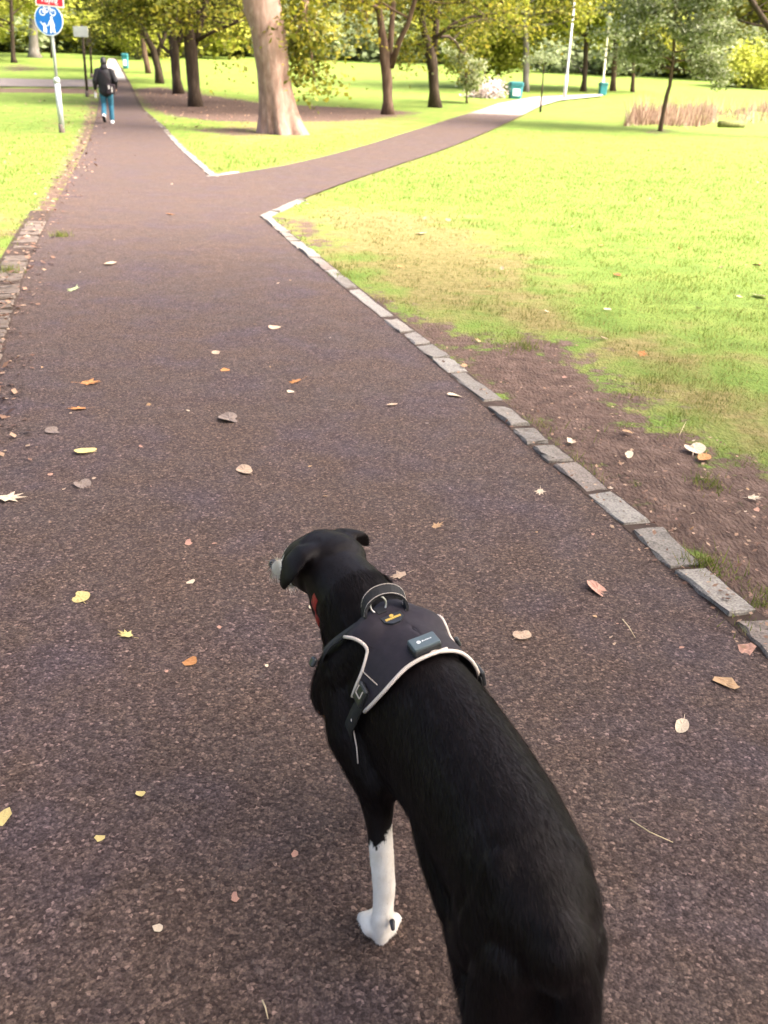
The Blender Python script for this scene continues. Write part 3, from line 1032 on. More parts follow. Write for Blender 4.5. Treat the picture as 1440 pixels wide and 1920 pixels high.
shrub('shrub', 'pale pinkish-white shrub beside the teal bin on the branch path', 912, 184, 1.1, 0.7, 'leaf_pinkish', 41, 1300, 0.16)
shrub('shrub', 'bright lime shrub at the right edge of the photo beyond the dry grass', 1400, 165, 3.2, 2.6, 'leaf_lime', 42, 3500, 0.28)
shrub('shrub', 'dark reddish shrub where the main path meets the far trees', 216, 104, 2.2, 2.0, 'leaf_dark', 43, 2000, 0.26)
shrub('shrub', 'yellow-green shrub right of the far end of the main path', 258, 112, 3.0, 3.2, 'leaf_lime', 44, 2600, 0.28)

# far trees: five kinds, copied
FAR = []
for i, (lm, bm_) in enumerate((('leaf_far', 'bark_mid'), ('leaf_pale', 'bark_grey'), ('leaf_olive', 'bark_dark'), ('leaf_lime', 'bark_grey'), ('leaf_orange', 'bark_mid'))):
    t = Tree(60 + i, (7, 4, 3, 3))
    hh = (12, 14, 13, 11, 8)[i]
    P = [np.array([0, 0, -0.3]), np.array([0.1, 0, hh * .2]), np.array([0.0, 0.1, hh * .5]), np.array([0.2, 0, hh * .85])]
    t.mb.tube(P, [0.38, 0.26, 0.2, 0.06], 8)
    for j in range(26):
        z = hh * t.r.uniform(0.06, 0.85)
        a = t.r.uniform(0, 6.28)
        t.limb((0, 0, z), (math.cos(a), math.sin(a), t.r.uniform(0.1, 0.8)), hh * (0.42 - 0.25 * (z / hh) ** 2) * t.r.uniform(0.7, 1.1), 0.09, 1, 2, 0.03, (5, 4))
    V, F = t.leaves(9, 0.6, 0.44, 0.7)
    FAR.append((t.mb.mesh('trunk', True), np_mesh('crown', V, F), MT[bm_], MT[lm], hh))
KIND = ['yellow-green', 'pale blue-green', 'olive', 'lime green', 'autumn orange']
rs = np.random.RandomState(77)
far_spots = []
for i in range(34):
    u = -140 + i * 52 + rs.uniform(-20, 20)
    far_spots.append((u, rs.uniform(100, 114), i))
for i in range(16):
    u = -120 + i * 108 + rs.uniform(-25, 25)
    far_spots.append((u, rs.uniform(124, 150), i + 3))
sel = {}
for u, dist, i in far_spots:
    k = int(rs.choice([0, 1, 2, 3], p=[.36, .24, .08, .32]))
    if 560 < u < 740:
        k = 1
    x = (u - 720) / FPX * dist * 1.05 + 0.05 * dist * 0
    # leave the view along the main path and the open meadow free at the front row
    if dist < 116 and (150 < u < 250 or 400 < u < 1000):
        dist += 14
    me_t, me_l, bm_, lm, hh = FAR[k]
    x = (u - 720) / FPX * dist * 1.03
    root = empty('far_tree', (x, dist, float(H0(x, dist))), rs.uniform(0, 6.28))
    s_ = rs.uniform(1.05, 1.6)
    root.scale = (s_ * rs.uniform(0.9, 1.2), s_ * rs.uniform(0.9, 1.2), s_)
    tag(root, '%s tree in the far belt of trees closing off the park' % KIND[k], 'tree', 'far belt of %s trees' % KIND[k])
    obj('trunk', me_t, bm_, root); obj('crown', me_l, lm, root)
me_t, me_l, bm_, lm, hh = FAR[4]
for u, v, lab, sc_ in ((577, 103, 'autumn orange tree peeping out right of the big pale trunk', 0.8), (905, 118, 'orange-tinted tree top between the forked trees and the grey trunk', 0.9)):
    b = gp(u, v)
    root = empty('far_tree', tuple(b)); root.scale = (sc_ * 0.7, sc_ * 0.7, sc_)
    tag(root, lab, 'tree')
    obj('trunk', me_t, bm_, root); obj('crown', me_l, lm, root)

# thicket at the foot of the far belt
SH = []
for i, lm in enumerate(('leaf_lime', 'leaf_pale', 'leaf_olive')):
    t = Tree(140 + i, (4, 3, 3, 3))
    for j in range(26):
        a = t.r.uniform(0, 6.28); q = t.r.uniform(0.2, 1.0)
        t.limb((math.cos(a) * q, math.sin(a) * q, 0), (math.cos(a) * q, math.sin(a) * q, t.r.uniform(0.3, 1)), t.r.uniform(2.2, 3.6), 0.04, 1, 2, 0.02, (4, 4), 0.8)
    V, F = t.leaves(5, 0.5, 0.42, 0.8)
    SH.append((t.mb.mesh('stems', True), np_mesh('crown', V, F), MT[lm]))
SK = ['lime green', 'pale blue-green', 'olive']
for i in range(46):
    u = -160 + i * 40 + rs.uniform(-14, 14)
    dist = rs.uniform(108, 114) if (140 < u < 260 or 390 < u < 1010) else rs.uniform(94, 102)
    if 170 < u < 235:
        continue
    k = int(rs.choice([0, 1, 2], p=[.5, .42, .08])); x = (u - 720) / FPX * dist * 1.03
    if 560 < u < 740:
        k = 1
    root = empty('far_shrub', (x, dist, float(H0(x, dist))), rs.uniform(0, 6.28)); q = rs.uniform(0.8, 1.4)
    root.scale = (q * 1.3, q * 1.3, q)
    tag(root, '%s bush in the thicket under the far belt of trees' % SK[k], 'shrub', 'thicket of %s bushes under the far trees' % SK[k])
    obj('stems', SH[k][0], MT['bark_grey'], root); obj('crown', SH[k][1], SH[k][2], root)

# trees round the photographer (trunks outside the frame): their crowns shade the foreground
for i, (x, y, hh, rad, lab) in enumerate(((-6.8, 1.2, 10, 5.2, 'left of the photographer'), (6.3, 3.2, 11, 5.6, 'right of the photographer beyond the kerb'), (0.8, -5.5, 11, 5.6, 'behind the photographer'), (8.8, -3.0, 11, 5.5, 'behind and right of the photographer'))):
    t = Tree(90 + i)
    t.mb.tube([(0, 0, -0.2), (0.05, 0, 1.5), (0, 0.1, 4.2), (0.1, 0, hh * 0.8)], [0.42, 0.3, 0.26, 0.08], 12)
    for j in range(22):
        z = t.r.uniform(4.2, hh * 0.8); a = j * 2.4 + t.r.uniform(0, .6)
        t.limb((0, 0, z), (math.cos(a), math.sin(a), t.r.uniform(0.15, 0.7)), rad * t.r.uniform(0.75, 1.1) * (1.1 - 0.4 * z / hh), 0.1, 1, 2, 0.01, (6, 5))
    finish(t, 'park_tree', (x, y, 0), 'bark_dark', 'leaf_olive', 'leafy tree %s shading the path' % lab, 9, 0.4, 0.24)

# tall dry grass
def dry_grass(name, label, pxs, n, seed, hmax):
    g = np.random.default_rng(seed)
    poly = PG(pxs)
    lo, hi = poly.min(0), poly.max(0)
    x = g.uniform(lo[0], hi[0], n * 3); y = g.uniform(lo[1], hi[1], n * 3)
    k = (sdf(poly, x, y) < 0) & (g.uniform(0, 1, n * 3) < 0.55 + fbm(x * 0.6, y * 0.6, 0, seed) * 1.2)
    x, y = x[k][:n], y[k][:n]
    h = g.uniform(0.25, 1.0, len(x)) ** 1.3 * hmax * np.clip(fbm(x * .35, y * .35, 0, seed + 9) * 2.5 + .8, .25, 1.25) * (0.8 + 0.6 * fbm(x * 0.9, y * 0.9, 0, seed + 5))
    o = blades(name, x, y, h, g.uniform(0.02, 0.05, len(x)), g.uniform(0, 1, len(x)), MT['dry_tall'], lean=0.45)
    return tag(o, label, 'grass', kind='stuff')


MT['dry_tall'] = leaf_mat('tall_dry_stalks', [(0, (0.16, 0.085, 0.06)), (0.5, (0.34, 0.215, 0.155)), (1, (0.5, 0.37, 0.28))], 0.25)
dry_grass('tall_dry_grass', 'reddish-brown tall dry grass behind the small silvery tree', [(1168, 238), (1188, 212), (1340, 204), (1345, 232), (1290, 243), (1230, 236)], 5200, 51, 0.95)
dry_grass('tall_dry_grass', 'patch of tall reddish dry grass at the right edge of the lawn', [(1325, 212), (1560, 198), (1560, 238), (1480, 229), (1400, 234)], 5200, 52, 0.95)

# ------------------------------------------------------------------ the dog
DO = np.array([0.03, 1.5])                       # ground point under the withers
DF = np.array([-0.31, 0.95]); DF /= np.linalg.norm(DF)
DL = np.array([-DF[1], DF[0]])


def spine(f):
    return np.interp(f, [-0.72, -0.62, -0.45, -0.28, -0.12, 0.08, 0.3], [-0.026, -0.032, -0.047, -0.050, -0.044, 0.0, 0.035])


def D(f, l, z, rel=True):
    p = DO + DF * f + DL * (l + (spine(f) if rel else 0))
    return np.array([p[0], p[1], z])


def dloc(p):
    d = np.array([p[0], p[1]]) - DO
    return d @ DF, d @ DL - spine(d @ DF), p[2]


def fuse(mb, voxel, smooth=6, name='body'):
    """union of overlapping shells as one continuous skin"""
    me = mb.mesh('tmp')
    o = bpy.data.objects.new('tmp', me)
    COL.objects.link(o)
    r_ = o.modifiers.new('r', 'REMESH'); r_.mode = 'VOXEL'; r_.voxel_size = voxel
    s_ = o.modifiers.new('s', 'SMOOTH'); s_.factor = 0.5; s_.iterations = smooth
    bpy.context.view_layer.update()
    dg = bpy.context.evaluated_depsgraph_get()
    out = bpy.data.meshes.new_from_object(o.evaluated_get(dg))
    bpy.data.objects.remove(o); bpy.data.meshes.remove(me)
    out.name = name
    out.polygons.foreach_set('use_smooth', np.ones(len(out.polygons), bool))
    return out


db = MB()
# trunk: (f, centre height, half width, half height)
TR = [(-0.665, 0.475, 0.050, 0.060), (-0.62, 0.466, 0.086, 0.098), (-0.54, 0.458, 0.104, 0.122), (-0.44, 0.450, 0.110, 0.132), (-0.32, 0.440, 0.112, 0.142), (-0.18, 0.424, 0.112, 0.160), (-0.05, 0.416, 0.116, 0.174), (0.06, 0.42, 0.112, 0.170), (0.14, 0.435, 0.096, 0.146), (0.20, 0.45, 0.074, 0.11)]
db.chain([D(f, 0, z) for f, z, a, b in TR], [(a, b) for f, z, a, b in TR], 24, up=(0, 0, 1))
# shoulder blades and hips
for s in (1, -1):
    db.chain([D(0.02, 0.045 * s, 0.545), D(0.06, 0.085 * s, 0.46), D(0.09, 0.095 * s, 0.38)], [0.045, 0.06, 0.05], 14)
    db.chain([D(-0.56, 0.045 * s, 0.52), D(-0.57, 0.052 * s, 0.43)], [0.042, 0.062], 14)
# neck and head (head turned to the left, nose low)
HC = np.array(D(0.335, 0.055, 0.562, False))
HD = D(0.485, 0.150, 0.500, False) - HC; HL = np.linalg.norm(HD); HD /= HL
HS = np.cross((0, 0, 1), HD); HS /= np.linalg.norm(HS)      # the dog's left
HU = np.cross(HD, HS)


def HP(a, b, c):
    return HC + HD * a + HS * b + HU * c


db.chain([D(0.02, 0.0, 0.47), D(0.12, 0.008, 0.50), D(0.20, 0.022, 0.525, False), D(0.27, 0.04, 0.54, False), HC], [(0.104, 0.118), (0.094, 0.108), (0.084, 0.094), (0.076, 0.084), 0.066], 18, up=(0, 0, 1))
db.chain([D(0.15, 0.01, 0.42), D(0.23, 0.035, 0.455, False), D(0.29, 0.06, 0.485, False)], [0.075, 0.058, 0.045], 14)
db.chain([HP(-0.035, 0, 0.0), HP(0.02, 0, 0.008), HP(0.065, 0, 0.0)], [(0.074, 0.062), (0.081, 0.066), (0.064, 0.056)], 18, up=HU)
db.chain([HP(0.05, 0, -0.012), HP(0.10, 0, -0.020), HP(0.15, 0, -0.022), HP(0.172, 0, -0.020)], [(0.044, 0.042), (0.032, 0.031), (0.026, 0.026), (0.020, 0.020)], 14, up=HU)
db.chain([HP(0.04, 0, -0.045), HP(0.10, 0, -0.052), HP(0.145, 0, -0.048)], [(0.034, 0.020), (0.024, 0.015), (0.017, 0.011)], 12, up=HU)
for s in (1, -1):
    db.chain([HP(0.02, 0.042 * s, -0.03), HP(0.055, 0.034 * s, -0.03)], [0.032, 0.026], 10)
    db.chain([HP(0.075, 0.026 * s, 0.026), HP(0.06, 0.030 * s, 0.03)], [0.014, 0.016], 8)
# ears: folded flaps
db.chain([HP(-0.024, 0.044, 0.044), HP(-0.010, 0.072, 0.046), HP(0.004, 0.094, 0.028), HP(0.020, 0.107, 0.004), HP(0.032, 0.112, -0.018)], [(0.022, 0.014), (0.036, 0.010), (0.042, 0.009), (0.034, 0.008), (0.016, 0.007)], 16, up=tuple(HS * 0.6 + HU * 0.8))
db.chain([HP(-0.018, -0.044, 0.040), HP(-0.012, -0.070, 0.046), HP(-0.008, -0.092, 0.036), HP(-0.008, -0.112, 0.016), HP(-0.010, -0.124, -0.002)], [(0.024, 0.014), (0.040, 0.010), (0.044, 0.009), (0.034, 0.008), (0.015, 0.007)], 16, up=tuple(-HS * 0.6 + HU * 0.8))


def toes(c, fwd_a, n=4, r=0.0135, spread=0.036):
    c = np.array(c); fa = np.array([DF[0], DF[1], 0]) * math.cos(fwd_a) + np.array([DL[0], DL[1], 0]) * math.sin(fwd_a)
    sa = np.array([-fa[1], fa[0], 0])
    for i in range(n):
        t = (i - (n - 1) / 2) / ((n - 1) / 2)
        fl = 0.052 - 0.014 * abs(t)
        b = c + sa * t * spread * 0.6 + np.array([0, 0, 0.026])
        e = c + sa * t * spread + fa * fl + np.array([0, 0, 0.012])
        mid = (b + e) / 2 + np.array([0, 0, 0.010])
        db.chain([b, mid, e], [r * 1.05, r, r * 0.85], 8)


# left fore leg, late in its stride (the white one)
PAW = pz(716, 1762, 0.0)
elb = D(-0.10, 0.10, 0.305)
wri = np.array([PAW[0] - 0.000, PAW[1] + 0.028, 0.118])
db.chain([D(0.04, 0.085, 0.42), D(-0.03, 0.105, 0.36), elb], [0.062, 0.058, 0.046], 14)
db.chain([elb, elb * 0.55 + wri * 0.45 + np.array([0, 0.0, 0]), wri, np.array([PAW[0], PAW[1] + 0.006, 0.062])], [0.042, 0.026, 0.0235, 0.021], 14)
db.chain([np.array([PAW[0], PAW[1] + 0.004, 0.058]), PAW + np.array([-0.002, 0.006, 0.022])], [(0.029, 0.024), (0.036, 0.020)], 12)
toes(PAW + np.array([-0.006, 0.004, 0]), -0.30, r=0.0155, spread=0.034)
# right fore leg reaching forward (hidden behind the body)
pr = D(0.20, -0.085, 0.0)
db.chain([D(0.05, -0.085, 0.42), D(0.02, -0.10, 0.35), D(0.02, -0.10, 0.29), D(0.12, -0.09, 0.13), pr + np.array([0, 0, 0.05]), pr + np.array([0, 0, 0.022])], [0.06, 0.055, 0.044, 0.026, 0.023, 0.03], 14)
toes(pr, 0.0)
# hind legs: thigh, stifle high and forward, hock low and back
for s, df in ((1, 0.03), (-1, -0.06)):
    hip, kn, hk, pw = D(-0.55, 0.048 * s, 0.43), D(-0.48 + df * .6, 0.054 * s, 0.285), D(-0.64 + df, 0.056 * s, 0.155), D(-0.60 + df, 0.058 * s, 0.0)
    db.chain([hip, D(-0.53, 0.052 * s, 0.36), kn], [(0.095, 0.060), (0.085, 0.054), (0.055, 0.042)], 16, up=(DL[0], DL[1], 0))
    db.chain([D(-0.62, 0.045 * s, 0.42), D(-0.615, 0.052 * s, 0.34), D(-0.61, 0.055 * s, 0.26), (kn + hk) / 2], [0.056, 0.056, 0.048, 0.032], 14)
    db.chain([kn, (kn + hk) / 2, hk, hk * 0.45 + pw * 0.55 + np.array([0, 0, 0.012]), pw + np.array([0, 0, 0.028])], [0.042, 0.031, 0.024, 0.020, 0.028], 14)
    toes(pw, 0.0)
for s in (1, -1):
    db.chain([D(-0.30, 0.062 * s, 0.385), D(-0.38, 0.064 * s, 0.37), D(-0.46, 0.060 * s, 0.34)], [0.048, 0.052, 0.050], 14)
# thick hair between the thighs
db.chain([D(-0.60, 0, 0.44), D(-0.61, 0, 0.34), D(-0.60, 0, 0.25)], [0.07, 0.064, 0.04], 14)
# tail hanging down behind
db.chain([D(-0.640, -0.004, 0.505), D(-0.678, -0.010, 0.482), D(-0.698, -0.024, 0.42), D(-0.700, -0.036, 0.33), D(-0.698, -0.046, 0.24), D(-0.715, -0.05, 0.16)], [0.034, 0.032, 0.032, 0.032, 0.028, 0.009], 12)
body_me = fuse(db, 0.0056, 9)
nv = len(body_me.vertices)
BV = np.empty(nv * 3, np.float32); body_me.vertices.foreach_get('co', BV); BV = BV.reshape(-1, 3)
BN = np.empty(nv * 3, np.float32); body_me.vertices.foreach_get('normal', BN); BN = BN.reshape(-1, 3)


def white_mask(P, N):
    d = P[:, :2] - DO
    f = d @ DF; l = d @ DL - spine(f); z = P[:, 2]
    jag = 0.03 * fbm(P[:, 0] * 90, P[:, 1] * 90, P[:, 2] * 10, 4)
    toP = np.hypot(P[:, 0] - PAW[0], P[:, 1] - PAW[1])
    wm = (toP < 0.11) & (z < 0.225 + jag + 1.1 * (P[:, 0] - PAW[0]))
    wm |= (np.hypot(P[:, 0] - pr[0], P[:, 1] - pr[1]) < 0.1) & (z < 0.2 + jag)
    wm |= (f < -0.4) & (z < 0.06 + jag)
    q = P - HC
    a, b, c = q @ HD, q @ HS, q @ HU
    wm |= (a > 0.088 + jag + 0.3 * np.abs(c - 0.03)) & (np.abs(b) < 0.05)
    wm |= (f > 0.155) & (z < 0.405 + jag * 1.5 + (f - 0.2) * 0.45) & (f < 0.36) & (a < 0.06)
    return wm.astype(np.float32)


body_me.attributes.new('white', 'FLOAT', 'POINT').data.foreach_set('value', white_mask(BV, BN))


def fur_mat():
    M = Mat('fur', 0.55, 0.16)
    w_ = M.attr('white')
    n = M.noise(30, 4)
    blk = M.ramp(n, [(0.3, (0.0034, 0.0013, 0.0014)), (0.7, (0.0075, 0.0046, 0.0050))])
    wht = M.ramp(n, [(0.3, (0.62, 0.56, 0.48)), (0.7, (0.80, 0.75, 0.67))])
    rnd = M.n('ShaderNodeNewGeometry').outputs['Random Per Island']
    blk = M.mix(1.0, blk, M.ramp(rnd, [(0.0, (0.6, 0.55, 0.55)), (0.7, (1.1, 1.0, 1.0)), (0.93, (1.7, 1.6, 1.65)), (1.0, (2.8, 2.7, 2.8))]), 'MULTIPLY')
    M.col(M.mix(w_, blk, wht))
    M.b.inputs['Sheen Weight'].default_value = 0.02
    M.b.inputs['Sheen Roughness'].default_value = 0.4
    return M.m


MT['fur'] = fur_mat()
dog = empty('dog', (float(DO[0]), float(DO[1]), 0.0))
tag(dog, 'black and white dog in a harness walking ahead on the path', 'dog')


def onto(o, parent):
    """keep the world place of an object built in world coordinates"""
    o.parent = parent
    p = parent; off = Vector((0, 0, 0))
    while p is not None:
        off += Vector(p.location); p = p.parent
    o.location = -off
    return o


def dpart(name, me, mat, parent=None, smooth=None):
    o = obj(name, me, mat)
    if parent is None:
        onto(o, dog)
    else:
        o.parent = parent
    return o


dbody = dpart('body', body_me, MT['fur'])

# coat: fine hairs lying along the body
tri = np.array([p.vertices[:3] for p in body_me.polygons] + [(p.vertices[0], p.vertices[2], p.vertices[3]) for p in body_me.polygons if len(p.vertices) == 4])
ar = np.linalg.norm(np.cross(BV[tri[:, 1]] - BV[tri[:, 0]], BV[tri[:, 2]] - BV[tri[:, 0]]), axis=1)
NH = 150000
pk = rng.choice(len(tri), NH, p=ar / ar.sum())
u1, u2 = rng.uniform(0, 1, NH), rng.uniform(0, 1, NH)
sw = u1 + u2 > 1; u1[sw], u2[sw] = 1 - u1[sw], 1 - u2[sw]
T0, T1, T2 = BV[tri[pk, 0]], BV[tri[pk, 1]], BV[tri[pk, 2]]
HPs = T0 + (T1 - T0) * u1[:, None] + (T2 - T0) * u2[:, None]
HN = BN[tri[pk, 0]] * (1 - u1 - u2)[:, None] + BN[tri[pk, 1]] * u1[:, None] + BN[tri[pk, 2]] * u2[:, None]
HN /= np.linalg.norm(HN, axis=1)[:, None] + 1e-9
dd = HPs[:, :2] - DO
ff = dd @ DF; zz_ = HPs[:, 2]
aa = (HPs - HC) @ HD; head = ((HPs - HC) ** 2).sum(1) < 0.15 ** 2
flow = np.zeros((NH, 3)); flow[:, :2] = -DF * 0.9; flow[:, 2] = -0.45
leg = zz_ < 0.27
flow[leg] = (0, 0, -1)
flow[head] = -HD * 0.9 + np.array([0, 0, -0.3])
rump = ff < -0.6
flow[rump] = np.array([-DF[0] * 0.5, -DF[1] * 0.5, -0.9])
flow += 0.35 * np.stack([fbm(HPs[:, 0] * 14, HPs[:, 1] * 14, HPs[:, 2] * 14, s) for s in (41, 42, 43)], -1) + rng.normal(0, 0.13, (NH, 3))
flow -= HN * (flow * HN).sum(1)[:, None]; flow /= np.linalg.norm(flow, axis=1)[:, None] + 1e-9
ln = np.where(head, 0.009, np.where(leg & (ff > -0.4), 0.009, 0.022)) * rng.uniform(0.6, 1.3, NH)
ln = np.where((ff > 0.12) & ~head & (zz_ > 0.3), 0.034 * rng.uniform(0.6, 1.2, NH), ln)
lift = rng.uniform(0.12, 0.34, NH)
dirn = flow + HN * lift[:, None]; dirn /= np.linalg.norm(dirn, axis=1)[:, None]
sd = np.cross(dirn, HN); sd /= np.linalg.norm(sd, axis=1)[:, None] + 1e-9
wd = 0.0007
root_ = HPs - HN * 0.001
V = np.stack([root_ - sd * wd, root_ + sd * wd, root_ + dirn * ln[:, None]], 1).reshape(-1, 3)
fur_me = np_mesh('fur', V, np.arange(3 * NH).reshape(-1, 3))
fur_me.polygons.foreach_set('use_smooth', np.ones(NH, bool))
fur_me.normals_split_custom_set_from_vertices(np.repeat(HN * 0.8 + sd * rng.uniform(-0.22, 0.22, NH)[:, None] + dirn * 0.15, 3, axis=0).astype(np.float32))
fur_me.attributes.new('white', 'FLOAT', 'POINT').data.foreach_set('value', np.repeat(white_mask(HPs, HN), 3))
fo = dpart('fur', fur_me, MT['fur'])
fo['kind'] = 'stuff'

MT['nose'] = simple('wet_nose', (0.012, 0.010, 0.011), 0.3, 0.6)
MT['eye'] = simple('eye', (0.03, 0.014, 0.006), 0.08, 0.8)
mb = MB(); mb.ball(HP(0.188, 0, -0.012), (0.013, 0.015, 0.012), 12); mb.ball(HP(0.182, 0, -0.022), (0.010, 0.008, 0.012), 10)
dpart('nose', mb.mesh('nose', True), MT['nose'])
for s in (1, -1):
    mb = MB(); mb.ball(HP(0.078, 0.034 * s, 0.018), 0.0095, 12)
    dpart('eye', mb.mesh('eye', True), MT['eye'])
mb = MB()
mb.chain([PAW + np.array([0.018, -0.019, 0.074]), PAW + np.array([0.020, -0.028, 0.066])], [0.006, 0.004], 8)
dpart('carpal_pad', mb.mesh('carpal_pad', True), MT['nose'])

# ---- harness
BVH = BVHTree.FromPolygons([tuple(map(float, v)) for v in BV], [tuple(p.vertices) for p in body_me.polygons])


def hit(u, v, off=0.0):
    d = ray(u, v); d = d / np.linalg.norm(d)
    loc, nrm, i, dist = BVH.ray_cast(Vector(CAM), Vector(d), 10)
    if loc is None:
        return None
    return np.array(loc) + np.array(nrm) * off


def snap(p, off):
    loc, nrm, i, dist = BVH.find_nearest(Vector(p))
    return np.array(loc) + np.array(nrm) * off


def mirror(p):
    f, l, z = dloc(p)
    return D(f, -l, z)


def hmirror(p):
    """the far wing sits a little further forward, as the dog bends to the left"""
    f, l, z = dloc(p)
    return D(f + 0.035 * min(1.0, max(0.0, l / 0.09)), -l, z)


MT['harness'] = simple('harness_cloth', (0.020, 0.0145, 0.020), 0.75, 0.3, 0.25, 60)
MT['webbing'] = simple('black_webbing', (0.012, 0.011, 0.012), 0.7, 0.35, 0.3, 90)
MT['reflect'] = simple('reflective_piping', (0.58, 0.49, 0.43), 0.5, 0.5, 0.06, 20)
MT['plastic'] = simple('black_plastic', (0.020, 0.021, 0.023), 0.35, 0.5, 0.1, 20)
MT['tracker'] = simple('tracker_grey', (0.075, 0.10, 0.11), 0.45, 0.5, 0.06, 20)
MT['gold'] = simple('gold_print', (0.62, 0.40, 0.08), 0.5, 0.4, 0.05, 20)
MT['steel'] = simple('steel', (0.45, 0.44, 0.42), 0.3, 0.5, 0.05, 20, 1.0)
MT['whiteprint'] = simple('white_print', (0.8, 0.8, 0.8), 0.5, 0.3, 0.02, 20)
MT['redcollar'] = simple('red_collar', (0.30, 0.03, 0.025), 0.6, 0.3, 0.1, 30)

A_px = [(712, 1140), (690, 1163), (660, 1197), (688, 1206), (698, 1236), (690, 1266), (674, 1302)]
B_px = [(832, 1229), (806, 1236), (784, 1247), (766, 1261), (744, 1286), (722, 1310), (700, 1333)]


def interp_pts(P, t):
    P = np.array(P, float); k = np.linspace(0, 1, len(P))
    return np.stack([np.interp(t, k, P[:, i]) for i in range(P.shape[1])], -1)


tt = np.linspace(0, 1, 31)
Apx, Bpx = interp_pts(A_px, tt), interp_pts(B_px, tt)
rows = []
OFF = 0.013
last = None
for a, b in zip(Apx, Bpx):
    row = []
    for s in np.linspace(0, 1, 19):
        q = hit(*(a + (b - a) * s), OFF)
        row.append(q if q is not None else None)
    rows.append(row)
GL = np.array([[q if q is not None else (np.nan,) * 3 for q in r_] for r_ in rows])
GR = np.array([[snap(hmirror(q), OFF) for q in r_] for r_ in GL])
# the two halves meet on the back line: blend the first rows together
mid = (GL[0] + GR[0]) / 2
mid = np.array([snap(q, OFF) for q in mid])
full = np.concatenate([GR[::-1], mid[None], GL], 0)
for _ in range(3):
    full[1:-1, 1:-1] = 0.5 * full[1:-1, 1:-1] + 0.125 * (full[:-2, 1:-1] + full[2:, 1:-1] + full[1:-1, :-2] + full[1:-1, 2:])
na_, nb_ = full.shape[:2]
hm = np_mesh('back_panel', full.reshape(-1, 3), [(i * nb_ + j, i * nb_ + j + 1, (i + 1) * nb_ + j + 1, (i + 1) * nb_ + j) for i in range(na_ - 1) for j in range(nb_ - 1)], True)
harness = empty('harness'); onto(harness, dog); harness.location = (0, 0, 0.0)


def hpart(name, me, mat, parent=None):
    o = obj(name, me, mat)
    return onto(o, harness)


hp = hpart('back_panel', hm, MT['harness'])
sm_ = hp.modifiers.new('thickness', 'SOLIDIFY'); sm_.thickness = 0.006; sm_.offset = 0


def ribbon(pts, width, thick, nrm=None, wdir=None):
    """flat webbing along pts; width direction per point"""
    mb = MB()
    P = [np.asarray(p, float) for p in pts]
    mb_v, fs = [], []
    for i, p in enumerate(P):
        t = P[min(i + 1, len(P) - 1)] - P[max(i - 1, 0)]; t /= np.linalg.norm(t) + 1e-9
        wv = wdir[i] if wdir is not None else np.cross(t, nrm[i])
        wv = wv - t * (wv @ t); wv = wv / (np.linalg.norm(wv) + 1e-9)
        nn = np.cross(wv, t)
        for a, b in ((-1, -1), (1, -1), (1, 1), (-1, 1)):
            mb_v.append(p + wv * a * width / 2 + nn * b * thick / 2)
    for i in range(len(P) - 1):
        for j in range(4):
            fs.append((4 * i + j, 4 * i + (j + 1) % 4, 4 * i + 4 + (j + 1) % 4, 4 * i + 4 + j))
    fs += [(3, 2, 1, 0), tuple(4 * (len(P) - 1) + j for j in range(4))]
    return mb.add(mb_v, fs)


def pipe_px(pxs, rad, both=True, n=22):
    q = interp_pts(pxs, np.linspace(0, 1, n))
    L = [hit(u, v, OFF + 0.003) for u, v in q]
    L = [p for p in L if p is not None]
    out = [L]
    if both:
        out.append([snap(hmirror(p), OFF + 0.003) for p in L])
    for P in out:
        P = np.array(P)
        for _ in range(2):
            P[1:-1] = 0.5 * P[1:-1] + 0.25 * (P[:-2] + P[2:])
        mb = MB(); mb.tube(P, rad, 8)
        hpart('piping', mb.mesh('piping', True), MT['reflect'])


pipe_px([(657, 1200), (674, 1199), (690, 1206), (698, 1222), (697, 1243), (690, 1266), (681, 1286), (674, 1306)], 0.0035)
pipe_px([(697, 1334), (722, 1311), (744, 1287), (766, 1262), (790, 1247), (812, 1238), (832, 1230)], 0.0037)


def axes_at(p, uv0, uv1):
    """surface frame at p: x along the pixel direction uv0->uv1 on the body"""
    loc, nrm, i, dist = BVH.find_nearest(Vector(p))
    n = np.array(nrm)
    x = hit(*uv1) - hit(*uv0)
    x -= n * (x @ n); x /= np.linalg.norm(x)
    return x, np.cross(n, x), n


# tracker box near the back edge of the panel
tp = hit(797, 1226, 0.0)
ax, ay, an_ = axes_at(tp, (770, 1240), (828, 1222))
RM = Matrix(((ax[0], ay[0], an_[0]), (ax[1], ay[1], an_[1]), (ax[2], ay[2], an_[2])))


def boxmesh(name, c, sx, sy, sz, bev, rot):
    bm = bmesh.new()
    bmesh.ops.create_cube(bm, size=1)
    for v in bm.verts:
        v.co = (v.co[0] * sx, v.co[1] * sy, v.co[2] * sz)
    bmesh.ops.bevel(bm, geom=bm.edges[:], offset=bev, segments=3, affect='EDGES', profile=0.5)
    for v in bm.verts:
        v.co = rot @ v.co + Vector(c)
    me = bpy.data.meshes.new(name); bm.to_mesh(me); bm.free()
    return me


